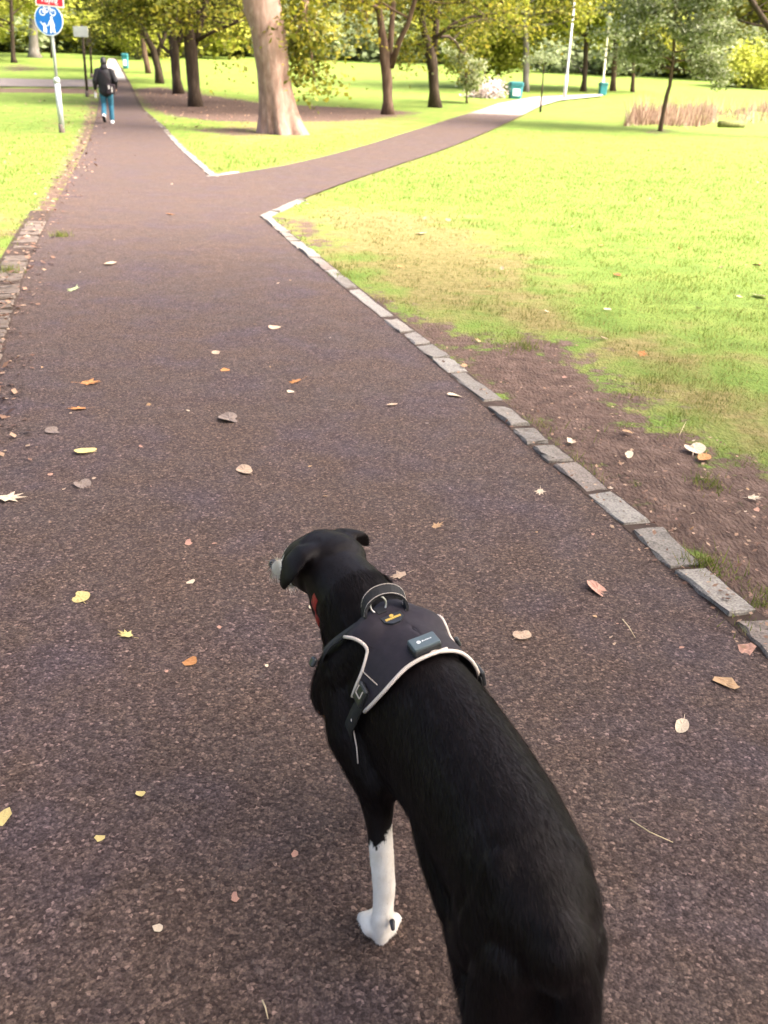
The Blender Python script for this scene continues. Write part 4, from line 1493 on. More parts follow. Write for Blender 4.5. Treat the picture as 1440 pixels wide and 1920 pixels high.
hpart('tracker_base', boxmesh('tracker_base', tp + an_ * 0.020, 0.058, 0.036, 0.018, 0.005, RM), MT['plastic'])
hpart('tracker_lid', boxmesh('tracker_lid', tp + an_ * 0.030, 0.054, 0.033, 0.006, 0.0025, RM), MT['tracker'])
mb = MB()
for k in range(24):
    pass
c0 = tp + an_ * 0.0334 - ax * 0.011
ring = [c0 + ax * 0.004 * math.cos(t) + ay * 0.004 * math.sin(t) for t in np.linspace(0, 2 * np.pi, 17)[:-1]]
mb.add(ring, [tuple(range(16))])
for k in range(6):
    mb.box(tp + an_ * 0.0332 + ax * (-0.003 + 0.0034 * k), 0.0022, (0.0026, 0.0016, 0.0020)[k % 3], 0.0004, RM)
hpart('tracker_print', mb.mesh('tracker_print'), MT['whiteprint'])

# badge with gold print, behind the ring
bp = hit(738, 1172, 0.0)
bx, by, bn = axes_at(bp, (722, 1180), (756, 1168))
RB = Matrix(((bx[0], by[0], bn[0]), (bx[1], by[1], bn[1]), (bx[2], by[2], bn[2])))
mb = MB()
out = [(-0.022, 0.010), (0.022, 0.010), (0.021, -0.006), (0.008, -0.017), (-0.008, -0.017), (-0.021, -0.006)]
b0 = [bp + bn * 0.016 + bx * x + by * y for x, y in out]; b1 = [q + bn * 0.004 for q in b0]
mb.add(b0 + b1, [tuple(range(5, -1, -1)), tuple(range(6, 12))] + [(i, (i + 1) % 6, 6 + (i + 1) % 6, 6 + i) for i in range(6)])
hpart('badge', mb.mesh('badge'), MT['plastic'])
mb = MB()
for k in range(7):
    mb.box(bp + bn * 0.0205 + bx * (-0.0144 + 0.0048 * k) - by * 0.002, 0.0036, 0.0058, 0.0006, RB)
mb.box(bp + bn * 0.0205 - by * 0.002, 0.033, 0.0022, 0.0007, RB)
mb.add([bp + bn * 0.0207 + bx * 0.0042 * math.cos(t) + by * (0.0052 + 0.0042 * math.sin(t)) for t in np.linspace(0, 2 * np.pi, 13)[:-1]], [tuple(range(12))])
hpart('badge_print', mb.mesh('badge_print'), MT['gold'])

# lead ring
mb = MB()
rc = hit(716, 1158, 0.0); rn = bn
P = [rc + bn * (0.026 + 0.016 * math.sin(t)) + bx * 0.017 * math.cos(t) + by * (0.010 + 0.006 * math.sin(t)) for t in np.linspace(0, 2 * np.pi, 21)]
mb.tube(P, 0.0022, 6, cap=False)
hpart('lead_ring', mb.mesh('lead_ring', True), MT['steel'])
mb = MB(); mb.box(rc + bn * 0.016 + by * 0.004, 0.018, 0.022, 0.003, RB); hpart('ring_loop', mb.mesh('ring_loop'), MT['webbing'])

# grab handle: webbing arch across the withers
hl, hr = hit(687, 1167, 0.010), hit(757, 1152, 0.010)
if hr is None:
    hr = snap(mirror(hl), 0.010)
arch, wd_ = [], []
for t in np.linspace(0, 1, 21):
    s = math.sin(math.pi * t)
    base = hl + (hr - hl) * (0.5 - 0.5 * math.cos(math.pi * t) * (1 + 0.1 * s))
    arch.append(base + np.array([0, 0, 0.050 * s ** 0.7]) + np.array([DF[0], DF[1], 0]) * 0.012 * s)
    wd_.append(np.array([DF[0], DF[1], 0.45]))
hpart('handle', ribbon(arch, 0.026, 0.005, wdir=wd_).mesh('handle', False), MT['webbing'])
wn = np.array([DF[0], DF[1], 0.45]); wn /= np.linalg.norm(wn)
for s in (-1, 1):
    st = MB()
    A_ = np.array(arch)
    for i in range(len(A_) - 1):
        t_ = (A_[i + 1] - A_[i])
        up_ = np.cross(wn, t_ / np.linalg.norm(t_)); up_ = up_ if up_[2] > 0 else -up_
        for k in range(3):
            p = A_[i] + t_ * (k + 0.15) / 3; q = A_[i] + t_ * (k + 0.8) / 3
            o_ = wn * s * 0.0112 + up_ * 0.0032
            st.tube([p + o_, q + o_], 0.0009, 5)
    hpart('stitching', st.mesh('stitching'), MT['reflect'])


def body_strap(name, pts, width, mat, off=0.010, thick=0.003):
    P = [snap(p, off) for p in pts]
    N = []
    for p in P:
        loc, nrm, i, dist = BVH.find_nearest(Vector(p)); N.append(np.array(nrm))
    P = np.array(P)
    for _ in range(2):
        P[1:-1] = 0.5 * P[1:-1] + 0.25 * (P[:-2] + P[2:])
    return hpart(name, ribbon(P, width, thick, nrm=N).mesh(name, True), mat)


def pxline(pxs, n):
    return [q for q in (hit(u, v) for u, v in interp_pts(pxs, np.linspace(0, 1, n))) if q is not None]


# chest straps running forward and down round the neck, girth strap down from the wing
fs_ = pxline([(676, 1180), (650, 1198), (625, 1216), (608, 1240)], 12)
body_strap('chest_strap', fs_ + [D(0.16, 0.07, 0.33), D(0.17, 0.03, 0.30)], 0.020, MT['webbing'], 0.012)
body_strap('chest_strap', [mirror(q) for q in fs_] + [D(0.16, -0.07, 0.33), D(0.17, -0.03, 0.30)], 0.020, MT['webbing'], 0.012)
gs = pxline([(700, 1296), (688, 1318), (676, 1342)], 6)
gl = gs + [D(-0.04, 0.125, 0.36), D(-0.045, 0.10, 0.29), D(-0.045, 0.05, 0.245)]
body_strap('girth_strap', gl, 0.030, MT['webbing'], 0.015)
body_strap('girth_strap', [mirror(q) for q in gl], 0.030, MT['webbing'], 0.015)
# side-release buckles
for q_px, sc_, uv in (((694, 1302), 1.0, ((704, 1284), (682, 1326))), ((603, 1246), 0.5, ((614, 1232), (602, 1262)))):
    c = hit(*q_px)
    if c is None:
        c = snap(pz(q_px[0] + 14, q_px[1], 0.42), -0.008)
    h0, h1 = hit(*uv[0]), hit(*uv[1])
    loc, nrm, i, dist = BVH.find_nearest(Vector(c)); n_ = np.array(nrm)
    x_ = (h1 - h0) if h0 is not None and h1 is not None else np.array([0, 0, -1.0])
    x_ -= n_ * (x_ @ n_); x_ /= np.linalg.norm(x_); y_ = np.cross(n_, x_)
    for side in (1, -1):
        if side == -1:
            cm = snap(mirror(c), 0); loc, nrm, i, dist = BVH.find_nearest(Vector(cm)); n2 = np.array(nrm)
            x2 = snap(mirror(c + x_ * 0.02), 0) - cm; x2 -= n2 * (x2 @ n2); x2 /= np.linalg.norm(x2)
            cc, xx, nn2 = cm, x2, n2
        else:
            cc, xx, nn2 = c, x_, n_
        yy2 = np.cross(nn2, xx)
        RK = Matrix(((xx[0], yy2[0], nn2[0]), (xx[1], yy2[1], nn2[1]), (xx[2], yy2[2], nn2[2])))
        bm1 = boxmesh('buckle', cc + nn2 * 0.021, 0.040 * sc_, 0.034 * sc_, 0.010, 0.004, RK)
        hpart('buckle', bm1, MT['plastic'])
        if side == 1 and sc_ == 1.0:
            mb = MB()
            for w2 in (-1, 1):
                mb.box(cc + nn2 * 0.0268 + yy2 * 0.0095 * w2 - xx * 0.006, 0.016, 0.0022, 0.0012, RK)
            mb.box(cc + nn2 * 0.0268 + xx * 0.003, 0.0022, 0.019, 0.0012, RK)
            hpart('buckle_highlight_rib', mb.mesh('buckle_highlight_rib'), MT['reflect'])  # pale bars that paint highlights onto the black buckle
# stitch row where the wing meets the webbing
P = pxline([(694, 1262), (722, 1288)], 16)
mb = MB()
for i in range(0, len(P) - 1):
    p = snap(P[i], OFF + 0.0045)
    mb.ball(p, 0.0014, 6)
hpart('stitching', mb.mesh('stitching'), MT['reflect'])
# dangling cord at the girth strap
q0 = hit(676, 1344, 0.02)
if q0 is not None:
    mb = MB(); mb.tube([q0, hit(673, 1375, 0.014), hit(671, 1400, 0.012), hit(674, 1430, 0.012)], 0.0014, 6)
    hpart('cord', mb.mesh('cord', True), MT['reflect'])
# collar
P = []
for t in np.linspace(0, 2 * np.pi, 33):
    c = D(0.235, 0.032, 0.50, False)
    ax1 = np.array([DL[0], DL[1], 0]); nd = np.array([DF[0], DF[1], 0]) * 0.86 + np.array([0, 0, 0.35]); nd /= np.linalg.norm(nd)
    up1 = np.cross(nd, ax1) * -1
    P.append(c + ax1 * 0.16 * math.cos(t) + up1 * 0.2 * math.sin(t))
C_ = D(0.235, 0.032, 0.50, False)
col_pts, col_n = [], []
for p in P:
    d = C_ - p
    loc, nrm, i, dist = BVH.ray_cast(Vector(p), Vector(d / np.linalg.norm(d)), 0.3)
    if loc is None:
        continue
    col_pts.append(np.array(loc) + np.array(nrm) * (-0.005 + 0.028 * max(0.0, float((np.array(loc) - C_) @ np.array([DL[0], DL[1], -0.15])) / 0.085 - 0.68))); col_n.append(np.array(nrm))
co_ = obj('collar', ribbon(col_pts, 0.024, 0.004, nrm=col_n).mesh('collar', True), MT['redcollar'])
onto(co_, dog)

# ------------------------------------------------------------------ person walking ahead
MT['jacket'] = simple('black_jacket', (0.012, 0.010, 0.012), 0.7, 0.3, 0.3, 12)
MT['hood'] = simple('grey_black_hood', (0.022, 0.020, 0.023), 0.8, 0.2, 0.4, 14)
MT['jeans'] = simple('blue_jeans', (0.030, 0.115, 0.165), 0.85, 0.2, 0.35, 14)
MT['skin'] = simple('skin', (0.45, 0.27, 0.19), 0.55, 0.35, 0.08, 14)
MT['hair'] = simple('dark_hair', (0.012, 0.009, 0.008), 0.5, 0.4, 0.3, 40)
MT['shoe'] = simple('white_shoe', (0.70, 0.70, 0.69), 0.6, 0.3, 0.06, 14)
MT['sole'] = simple('dark_sole', (0.02, 0.02, 0.022), 0.7, 0.3, 0.1, 14)
MT['bag'] = simple('dark_bag', (0.030, 0.018, 0.022), 0.6, 0.3, 0.2, 14)
MT['paper'] = simple('white_paper', (0.62, 0.58, 0.54), 0.7, 0.2, 0.1, 14)
pb = gp(204, 232)
per = empty('person', tuple(pb), 0.16)
tag(per, 'person in black hooded jacket and blue jeans walking away along the path', 'person')
V3 = lambda *a: np.array(a, float)
Lm = {'R': [V3(.095, 0, .93), V3(.105, .06, .50), V3(.105, .0, .10)], 'L': [V3(-.095, 0, .93), V3(-.10, .07, .53), V3(-.085, -.21, .235)]}
Am = {'R': [V3(.19, 0, 1.40), V3(.30, -.05, 1.13), V3(.27, .10, .95)], 'L': [V3(-.19, 0, 1.40), V3(-.285, -.03, 1.13), V3(-.30, .06, .90)]}
pbm = MB()
pbm.chain([V3(0, 0, .92), V3(0, 0, 1.10), V3(0, -.01, 1.32), V3(0, 0, 1.44), V3(0, .01, 1.53)], [(.15, .10), (.13, .09), (.16, .10), (.10, .07), (.055, .055)], 16, up=(0, 1, 0))
pbm.ball(V3(0, .035, 1.635), (.076, .098, .115), 16)
pbm.chain([V3(0, .125, 1.625), V3(0, .145, 1.605)], [.014, .016], 8)
for s, k in ((1, 'R'), (-1, 'L')):
    pbm.ball(V3(.078 * s, .03, 1.63), (.014, .022, .034), 8)
    a, b, c = Lm[k]
    pbm.chain([a, (a + b) / 2, b, (b + c) / 2, c], [.082, .072, .055, .05, .036], 12)
    a, b, c = Am[k]
    pbm.chain([a, b, c], [.052, .042, .028], 12)
    d = (c - b) / np.linalg.norm(c - b)
    sd_ = V3(0, 1, 0) - d * d[1]; sd_ /= np.linalg.norm(sd_)
    palm = c + d * 0.075
    pbm.chain([c, palm], [(.026, .02), (.036, .017)], 10)
    for q, (o_, L_) in enumerate(((-.028, .062), (-.010, .075), (.010, .072), (.027, .056))):
        r0 = palm + sd_ * o_
        inn = np.cross(d, sd_) * (-s) * 0.018
        pbm.chain([r0, r0 + d * L_ * .55 + inn * .5, r0 + d * L_ + inn * 1.8], [.0105, .0098, .0085], 6)
    t0 = c + d * .025 + sd_ * .028
    pbm.chain([t0, t0 + d * .03 + sd_ * .02, t0 + d * .055 + sd_ * .022], [.013, .0115, .0095], 6)
obj('body', fuse(pbm, 0.0085, 3), MT['skin'], per)
j = MB()
j.chain([V3(.01, .0, .86), V3(0, 0, 1.0), V3(0, -.01, 1.2), V3(0, -.01, 1.36), V3(0, 0, 1.45)], [(.205, .15), (.20, .145), (.215, .145), (.20, .125), (.11, .09)], 20, up=(0, 1, 0))
for k in ('R', 'L'):
    a, b, c = Am[k]
    j.chain([a * V3(.9, 1, 1), a, b, b * .15 + c * .85], [.085, .085, .072, .052], 14)
obj('jacket', fuse(j, 0.014, 5), MT['jacket'], per)
hd = MB()
hd.chain([V3(0, -.015, 1.44), V3(0, -.045, 1.48)], [(.13, .09), (.115, .075)], 14, up=(0, 1, 0))
hd.chain([V3(0, -.02, 1.50), V3(0, .0, 1.55)], [(.10, .085), (.088, .09)], 14, up=(0, 1, 0))
obj('hood', fuse(hd, 0.013, 4), MT['hood'], per)
hm_ = MB(); hm_.ball(V3(0, .015, 1.652), (.092, .104, .115), 16); hm_.ball(V3(0, -.03, 1.61), (.085, .07, .10), 14)
obj('hair', fuse(hm_, 0.012, 3), MT['hair'], per)
g_ = MB()
g_.chain([V3(0, 0, .96), V3(0, 0, .86)], [(.18, .125), (.165, .115)], 16, up=(0, 1, 0))
for k in ('R', 'L'):
    a, b, c = Lm[k]
    g_.chain([a, (a + b) / 2, b, (b + c) / 2, c * .92 + b * .08], [.108, .094, .076, .070, .068], 14)
obj('jeans', fuse(g_, 0.013, 4), MT['jeans'], per)
for k, c, dr in (('R', Lm['R'][2], V3(0, 1, -.02)), ('L', Lm['L'][2], V3(0.02, .62, -.78))):
    sm2 = MB(); dr = dr / np.linalg.norm(dr); dn = V3(0, dr[2], -dr[1]) if k == 'R' else V3(0, -.78, -.62)
    hee = c + dn * 0.06 - dr * 0.05
    sm2.chain([hee, hee + dr * .10, hee + dr * .20], [(.044, .05), (.047, .044), (.042, .032)], 12, up=tuple(-dn))
    sm2.chain([c, hee + dr * .03], [.05, .045], 10)
    sh = obj('shoe', fuse(sm2, 0.010, 3), MT['shoe'], per)
    so2 = MB(); so2.chain([hee + dn * .040, hee + dr * .10 + dn * .040, hee + dr * .21 + dn * .032], [(.044, .012), (.048, .012), (.040, .012)], 12, up=tuple(-dn))
    obj('sole', so2.mesh('sole', True), MT['sole'], sh)
# shoulder bag on the right hip, strap across the back
bagr = empty('shoulder_bag', (0, 0, 0)); bagr.location = tuple(pb); bagr.rotation_euler = (0, 0, 0.16)
tag(bagr, 'dark shoulder bag at the right hip of the walking person', 'bag')
bm_ = boxmesh('pouch', (.17, -.17, .93), .24, .10, .26, .03, Matrix.Identity(3))
obj('pouch', bm_, MT['bag'], bagr)
mb = MB(); mb.box((.12, -.225, .98), .04, .008, .10); mb.box((.20, -.225, .92), .03, .008, .14)
obj('pale_trim', mb.mesh('pale_trim'), MT['paper'], bagr)
P = [V3(.20, -.18, 1.04), V3(.10, -.19, 1.22), V3(-.06, -.165, 1.40), V3(-.13, -.06, 1.47), V3(-.12, .08, 1.44), V3(.05, .17, 1.2), V3(.24, .10, 1.0), V3(.24, -.1, 1.02)]
obj('strap', ribbon(P, .035, .006, wdir=[V3(.6, 0, .8)] * len(P)).mesh('strap'), MT['bag'], bagr)
hold = empty('paper_bag', tuple(pb), 0.16); tag(hold, 'small crumpled white bag held in the left hand of the walking person', 'bag')
mb = MB(); mb.chain([V3(-.31, .085, .86), V3(-.315, .08, .80), V3(-.31, .08, .70)], [(.02, .015), (.05, .03), (.065, .04)], 10)
o = obj('bag_body', fuse(mb, 0.012, 2), MT['paper'], hold)

# ------------------------------------------------------------------ sign post
MT['galv'] = simple('galvanised_steel', (0.36, 0.37, 0.38), 0.45, 0.5, 0.15, 10)
MT['sleeve'] = simple('weathered_sleeve', (0.10, 0.075, 0.06), 0.8, 0.3, 0.3, 12)
MT['signblue'] = simple('sign_blue', (0.004, 0.105, 0.36), 0.4, 0.5, 0.06, 4)
MT['signred'] = simple('sign_red', (0.42, 0.012, 0.028), 0.4, 0.5, 0.06, 4)
MT['signwhite'] = simple('sign_white', (0.72, 0.72, 0.72), 0.4, 0.5, 0.04, 6)
sb = gp(117, 250)
sg = empty('sign_post', tuple(sb)); tag(sg, 'grey sign pole with round blue shared-path sign and red plate on the left lawn', 'sign')
yS = sb[1]
SP = lambda u, v, dy=0.0: py_(u, v, yS) - sb + V3(0, dy, 0)
top_ = SP(88, -60)
mb = MB(); mb.tube([SP(106, 150), SP(97, 60), top_], 0.038, 14); obj('upper_pole', mb.mesh('upper_pole', True), MT['galv'], sg)
mb = MB(); mb.tube([SP(116, 240), SP(106.5, 152)], 0.068, 16); obj('lower_pole', mb.mesh('lower_pole', True), MT['galv'], sg)
mb = MB(); mb.tube([SP(107, 156), SP(105.6, 148), SP(105.2, 145)], [0.076, 0.076, 0.05], 16); obj('collar', mb.mesh('collar', True), MT['galv'], sg)
mb = MB(); mb.tube([V3(0, 0, -.1), SP(114.6, 233)], 0.073, 16); obj('base_sleeve', mb.mesh('base_sleeve', True), MT['sleeve'], sg)
cS = SP(93.5, 37.5, -0.075)
RD = 0.345


def disc(name, c, r, t, mat, parent, n=48):
    mb = MB()
    a = [c + V3(r * math.cos(q), 0, r * math.sin(q)) for q in np.linspace(0, 2 * np.pi, n + 1)[:-1]]
    b = [p + V3(0, t, 0) for p in a]
    mb.add(a + b, [tuple(range(n)), tuple(range(2 * n - 1, n - 1, -1))] + [(i, n + i, n + (i + 1) % n, (i + 1) % n) for i in range(n)])
    return obj(name, mb.mesh(name), mat, parent)


sgn = disc('round_sign', cS, RD, 0.012, MT['signwhite'], sg)
disc('blue_face', cS + V3(0, -.004, 0), RD * .945, 0.004, MT['signblue'], sgn)
mb = MB(); yP = -.0065
Q = lambda x, z: cS + V3(x * RD, yP, z * RD)


def flat(mb, pts):
    mb.add([Q(x, z) for x, z in pts], [tuple(range(len(pts)))])


def flatline(mb, a, b, w_):
    a, b = np.array(a), np.array(b); d = (b - a) / np.linalg.norm(b - a); n = np.array([-d[1], d[0]]) * w_ / 2
    flat(mb, [a - n, b - n, b + n, a + n])


def flatring(mb, c, r0, r1, n=24):
    for i in range(n):
        t0, t1 = 2 * math.pi * i / n, 2 * math.pi * (i + 1) / n
        flat(mb, [(c[0] + r0 * math.cos(t0), c[1] + r0 * math.sin(t0)), (c[0] + r1 * math.cos(t0), c[1] + r1 * math.sin(t0)), (c[0] + r1 * math.cos(t1), c[1] + r1 * math.sin(t1)), (c[0] + r0 * math.cos(t1), c[1] + r0 * math.sin(t1))])


w1, w2 = (-.38, .46), (.34, .46)
flatring(mb, w1, .155, .215); flatring(mb, w2, .155, .215)
for a, b in (((-.38, .46), (-.24, .72)), ((-.24, .72), (.16, .72)), ((-.05, .46), (.16, .72)), ((-.38, .46), (-.05, .46)), ((-.24, .70), (-.05, .46)), ((.34, .46), (.14, .80)), ((.06, .81), (.20, .79)), ((-.32, .79), (-.18, .79)), ((-.24, .72), (-.25, .79))):
    flatline(mb, a, b, .055)
obj('bicycle_symbol', mb.mesh('bicycle_symbol'), MT['signwhite'], sgn)
mb = MB()
flat(mb, [(.20 + .085 * math.cos(t), .14 + .085 * math.sin(t)) for t in np.linspace(0, 2 * np.pi, 17)[:-1]])
flat(mb, [(.12, .03), (.28, .03), (.40, -.40), (.34, -.42), (.40, -.82), (.27, -.82), (.22, -.46), (.14, -.82), (.01, -.82), (.08, -.40), (.05, -.20)])
flatline(mb, (.09, -.02), (-.08, -.36), .06)
flat(mb, [(-.33 + .07 * math.cos(t), -.26 + .07 * math.sin(t)) for t in np.linspace(0, 2 * np.pi, 17)[:-1]])
flat(mb, [(-.40, -.35), (-.26, -.35), (-.20, -.60), (-.22, -.82), (-.30, -.82), (-.33, -.64), (-.37, -.80), (-.46, -.76), (-.44, -.58)])
flatline(mb, (-.28, -.37), (-.08, -.36), .055); flatline(mb, (-.40, -.38), (-.60, -.12), .055)
obj('walkers_symbol', mb.mesh('walkers_symbol'), MT['signwhite'], sgn)
for o in sgn.children:
    if 'symbol' in o.name:
        o.data.flip_normals()
# red plate above, its upper part outside the picture
pl, prr = SP(69.5, 10, -0.085), SP(122.5, 15.5, -0.085)
wx = prr - pl; wL = np.linalg.norm(wx); wx /= wL; wz = V3(-wx[2], 0, wx[0])
RPl = Matrix(((wx[0], 0, wz[0]), (0, 1, 0), (wx[2], 0, wz[2])))
hP = 0.36
cP = (pl + prr) / 2 + wz * hP / 2
mb = MB(); mb.box(cP, wL, 0.006, hP, RPl); rp = obj('red_plate', mb.mesh('red_plate'), MT['signwhite'], sg)
mb = MB(); mb.box(cP + V3(0, -.006, 0), wL - .05, 0.004, hP - .05, RPl); obj('red_face', mb.mesh('red_face'), MT['signred'], rp)
cu = bpy.data.curves.new('txt', 'FONT'); cu.body = 'Playing'; cu.size = 0.165; cu.align_x = 'CENTER'
to = bpy.data.objects.new('txt', cu); COL.objects.link(to)
bpy.context.view_layer.update()
tme = bpy.data.meshes.new_from_object(to.evaluated_get(bpy.context.evaluated_depsgraph_get()))
bpy.data.objects.remove(to)
for v in tme.vertices:
    x, z = v.co.x * 0.86, v.co.y
    p = (pl + prr) / 2 + wx * x + wz * (z + 0.085) + V3(0, -.0095, 0)
    v.co = tuple(p)
tme.name = 'lettering'
obj('lettering', tme, MT['signwhite'], rp)

# two thin posts with pale plates left of the person
MT['postwood'] = simple('dark_post', (0.055, 0.040, 0.026), 0.85, 0.2, 0.3, 12)
MT['palepanel'] = simple('pale_panel', (0.58, 0.55, 0.52), 0.6, 0.3, 0.15, 6)
for (bu, bv), (tu, tv), w_, plates, lab in (((164, 182), (153, 46), 5.0, [(140, 50, 165, 69, 'pale')], 'dark post with a pale panel, left of the walking person'),
                                           ((172, 146), (168, 52), 4.0, [(163, 72, 175, 86, 'dark')], 'thinner farther post with a small dark panel, left of the walking person')):
    b = gp(bu, bv); root = empty('notice_post', tuple(b)); tag(root, lab, 'post')
    k = 1 / pxm(b); q = py_(tu, tv, b[1]) - b
    mb = MB(); mb.tube([V3(0, 0, -.1), q * .5, q], w_ * k / 2, 10); obj('post', mb.mesh('post', True), MT['postwood'], root)
    mb = MB(); mb.tube([V3(0, 0, -.1), q * .09], w_ * k * .75, 10); obj('base_sleeve', mb.mesh('base_sleeve', True), MT['sleeve'], root)
    for x0, y0, x1, y1, kind in plates:
        a, c = py_(x0, y1, b[1]) - b, py_(x1, y0, b[1]) - b
        o = obj('panel', boxmesh('panel', (a + c) / 2 + V3(0, -w_ * k / 2 - .03, 0), abs(c[0] - a[0]), .04, abs(c[2] - a[2]), .008, Matrix.Identity(3)), MT['palepanel' if kind == 'pale' else 'postwood'], root)

# bins
MT['teal'] = simple('teal_bin', (0.03, 0.20, 0.21), 0.5, 0.4, 0.1, 6)
MT['tealdark'] = simple('dark_teal_lid', (0.012, 0.11, 0.115), 0.5, 0.4, 0.1, 6)
for (u, v), wpx, hpx, lab in (((965, 185), 24, 29, 'teal litter bin with white front panel beside the branch path'), ((236, 128), 11, 25, 'far teal litter bin with white panel right of the main path'), ((1129, 178), 14, 21, 'dark teal bin at the foot of the second lamp post')):
    b = gp(u, v); k = 1 / pxm(b); W, Hh = wpx * k, hpx * k
    root = empty('litter_bin', tuple(b), 0.1); tag(root, lab, 'bin')
    mb = MB()
    ro = lambda s_, z: [V3(s_ * W / 2 * x, s_ * W / 2 * y, z) for x, y in ((-1, -.8), (-.8, -1), (.8, -1), (1, -.8), (1, .8), (.8, 1), (-.8, 1), (-1, .8))]
    lay = [ro(.80, 0), ro(.86, Hh * .04), ro(1, Hh * .74)]
    mb.add(sum(lay, []), [tuple(range(7, -1, -1))] + [(l * 8 + i, l * 8 + (i + 1) % 8, l * 8 + 8 + (i + 1) % 8, l * 8 + 8 + i) for l in range(2) for i in range(8)] + [tuple(range(16, 24))])
    obj('bin_body', mb.mesh('bin_body'), MT['teal'], root)
    mb = MB(); lay = [ro(1.08, Hh * .745), ro(1.08, Hh * .93), ro(.8, Hh)]
    mb.add(sum(lay, []), [tuple(range(7, -1, -1))] + [(l * 8 + i, l * 8 + (i + 1) % 8, l * 8 + 8 + (i + 1) % 8, l * 8 + 8 + i) for l in range(2) for i in range(8)] + [tuple(range(16, 24))])
    obj('lid', mb.mesh('lid'), MT['tealdark'], root)
    if wpx != 14:
        tilt = Matrix.Rotation(-math.atan2(W * .07, Hh * .7), 3, 'X')
        mb = MB(); mb.box(V3(0, -W * .485, Hh * .38), W * .55, .03, Hh * .40, tilt); obj('white_panel', mb.mesh('white_panel'), MT['signwhite'], root)

# lamp posts
MT['lampwhite'] = simple('white_lamp_paint', (0.48, 0.46, 0.43), 0.5, 0.4, 0.08, 6)
MT['lampcream'] = simple('cream_lamp_paint', (0.62, 0.58, 0.42), 0.5, 0.4, 0.08, 6)
MT['lampglass'] = simple('lantern_glass', (0.5, 0.52, 0.5), 0.15, 0.6, 0.05, 6)
for (u, v), (tu, tv), w_, mt_, lab in (((1058, 185), (1081, -32), 5, 'lampwhite', 'white lamp post on the right side of the branch path'), ((1128, 177), (1142, 40), 5, 'lampcream', 'cream lamp post standing over the dark teal bin')):
    b = gp(u, v); k = 1 / pxm(b); q = py_(tu, tv, b[1]) - b
    q = q if mt_ == 'lampwhite' else q + V3(0, 0.0, 0)
    root = empty('lamp_post', tuple(b)); tag(root, lab, 'lamp post')
    mb = MB(); mb.tube([V3(0, 0, -.1), q * .22], w_ * k * .62, 12); obj('base_column', mb.mesh('base_column', True), MT[mt_], root)
    mb = MB(); mb.tube([q * .22, q * .24, q * .98], [w_ * k * .62, w_ * k * .42, w_ * k * .3], 12); obj('shaft', mb.mesh('shaft', True), MT[mt_], root)
    mb = MB(); mb.tube([q * .98, q * .985, q * 1.05, q * 1.09], [.06, .16, .24, .20], 12); obj('lantern', mb.mesh('lantern', True), MT['lampglass'], root)
    mb = MB(); mb.tube([q * 1.09, q * 1.10, q * 1.13], [.27, .27, .05], 12); obj('lantern_cap', mb.mesh('lantern_cap', True), MT[mt_], root)
# mossy log on the right lawn
MT['moss'] = bark('mossy_wood', (0.06, 0.06, 0.02), (0.14, 0.14, 0.05), (0.22, 0.21, 0.09))
a, b = gp(1347, 239), gp(1394, 240)
root = empty('log', tuple((a + b) / 2)); tag(root, 'low mossy log lying on the lawn in front of the tall dry grass', 'log')
dv = (b - a) / 2
mb = MB(); mb.tube([-dv + V3(0, 0, .12), -dv * .3 + V3(0, .03, .13), dv * .4 + V3(0, 0, .125), dv + V3(0, .02, .11)], [.12, .13, .125, .11], 12)
obj('log_wood', mb.mesh('log_wood', True), MT['moss'], root)

# ------------------------------------------------------------------ fallen leaves
def leafmat(name, c):
    M = Mat(name, 0.65, 0.25)
    n = M.noise(45, 4, world=False); c = np.array(c)
    M.col(M.ramp(n, [(0.3, tuple(c * .62)), (0.55, tuple(c)), (0.8, tuple(np.clip(c * 1.25, 0, .9)))]))
    M.bump(n, 0.3, 0.004)
    return M.m


LC = {k: leafmat('fallen_leaf_' + k, c) for k, c in dict(tan=(.40, .25, .13), orange=(.48, .215, .075), yellow=(.55, .43, .17), green=(.42, .47, .22), beige=(.45, .32, .22), pink=(.42, .23, .165), cream=(.58, .46, .33), grey=(.19, .145, .12), red=(.42, .09, .03), brown=(.16, .085, .05)).items()}


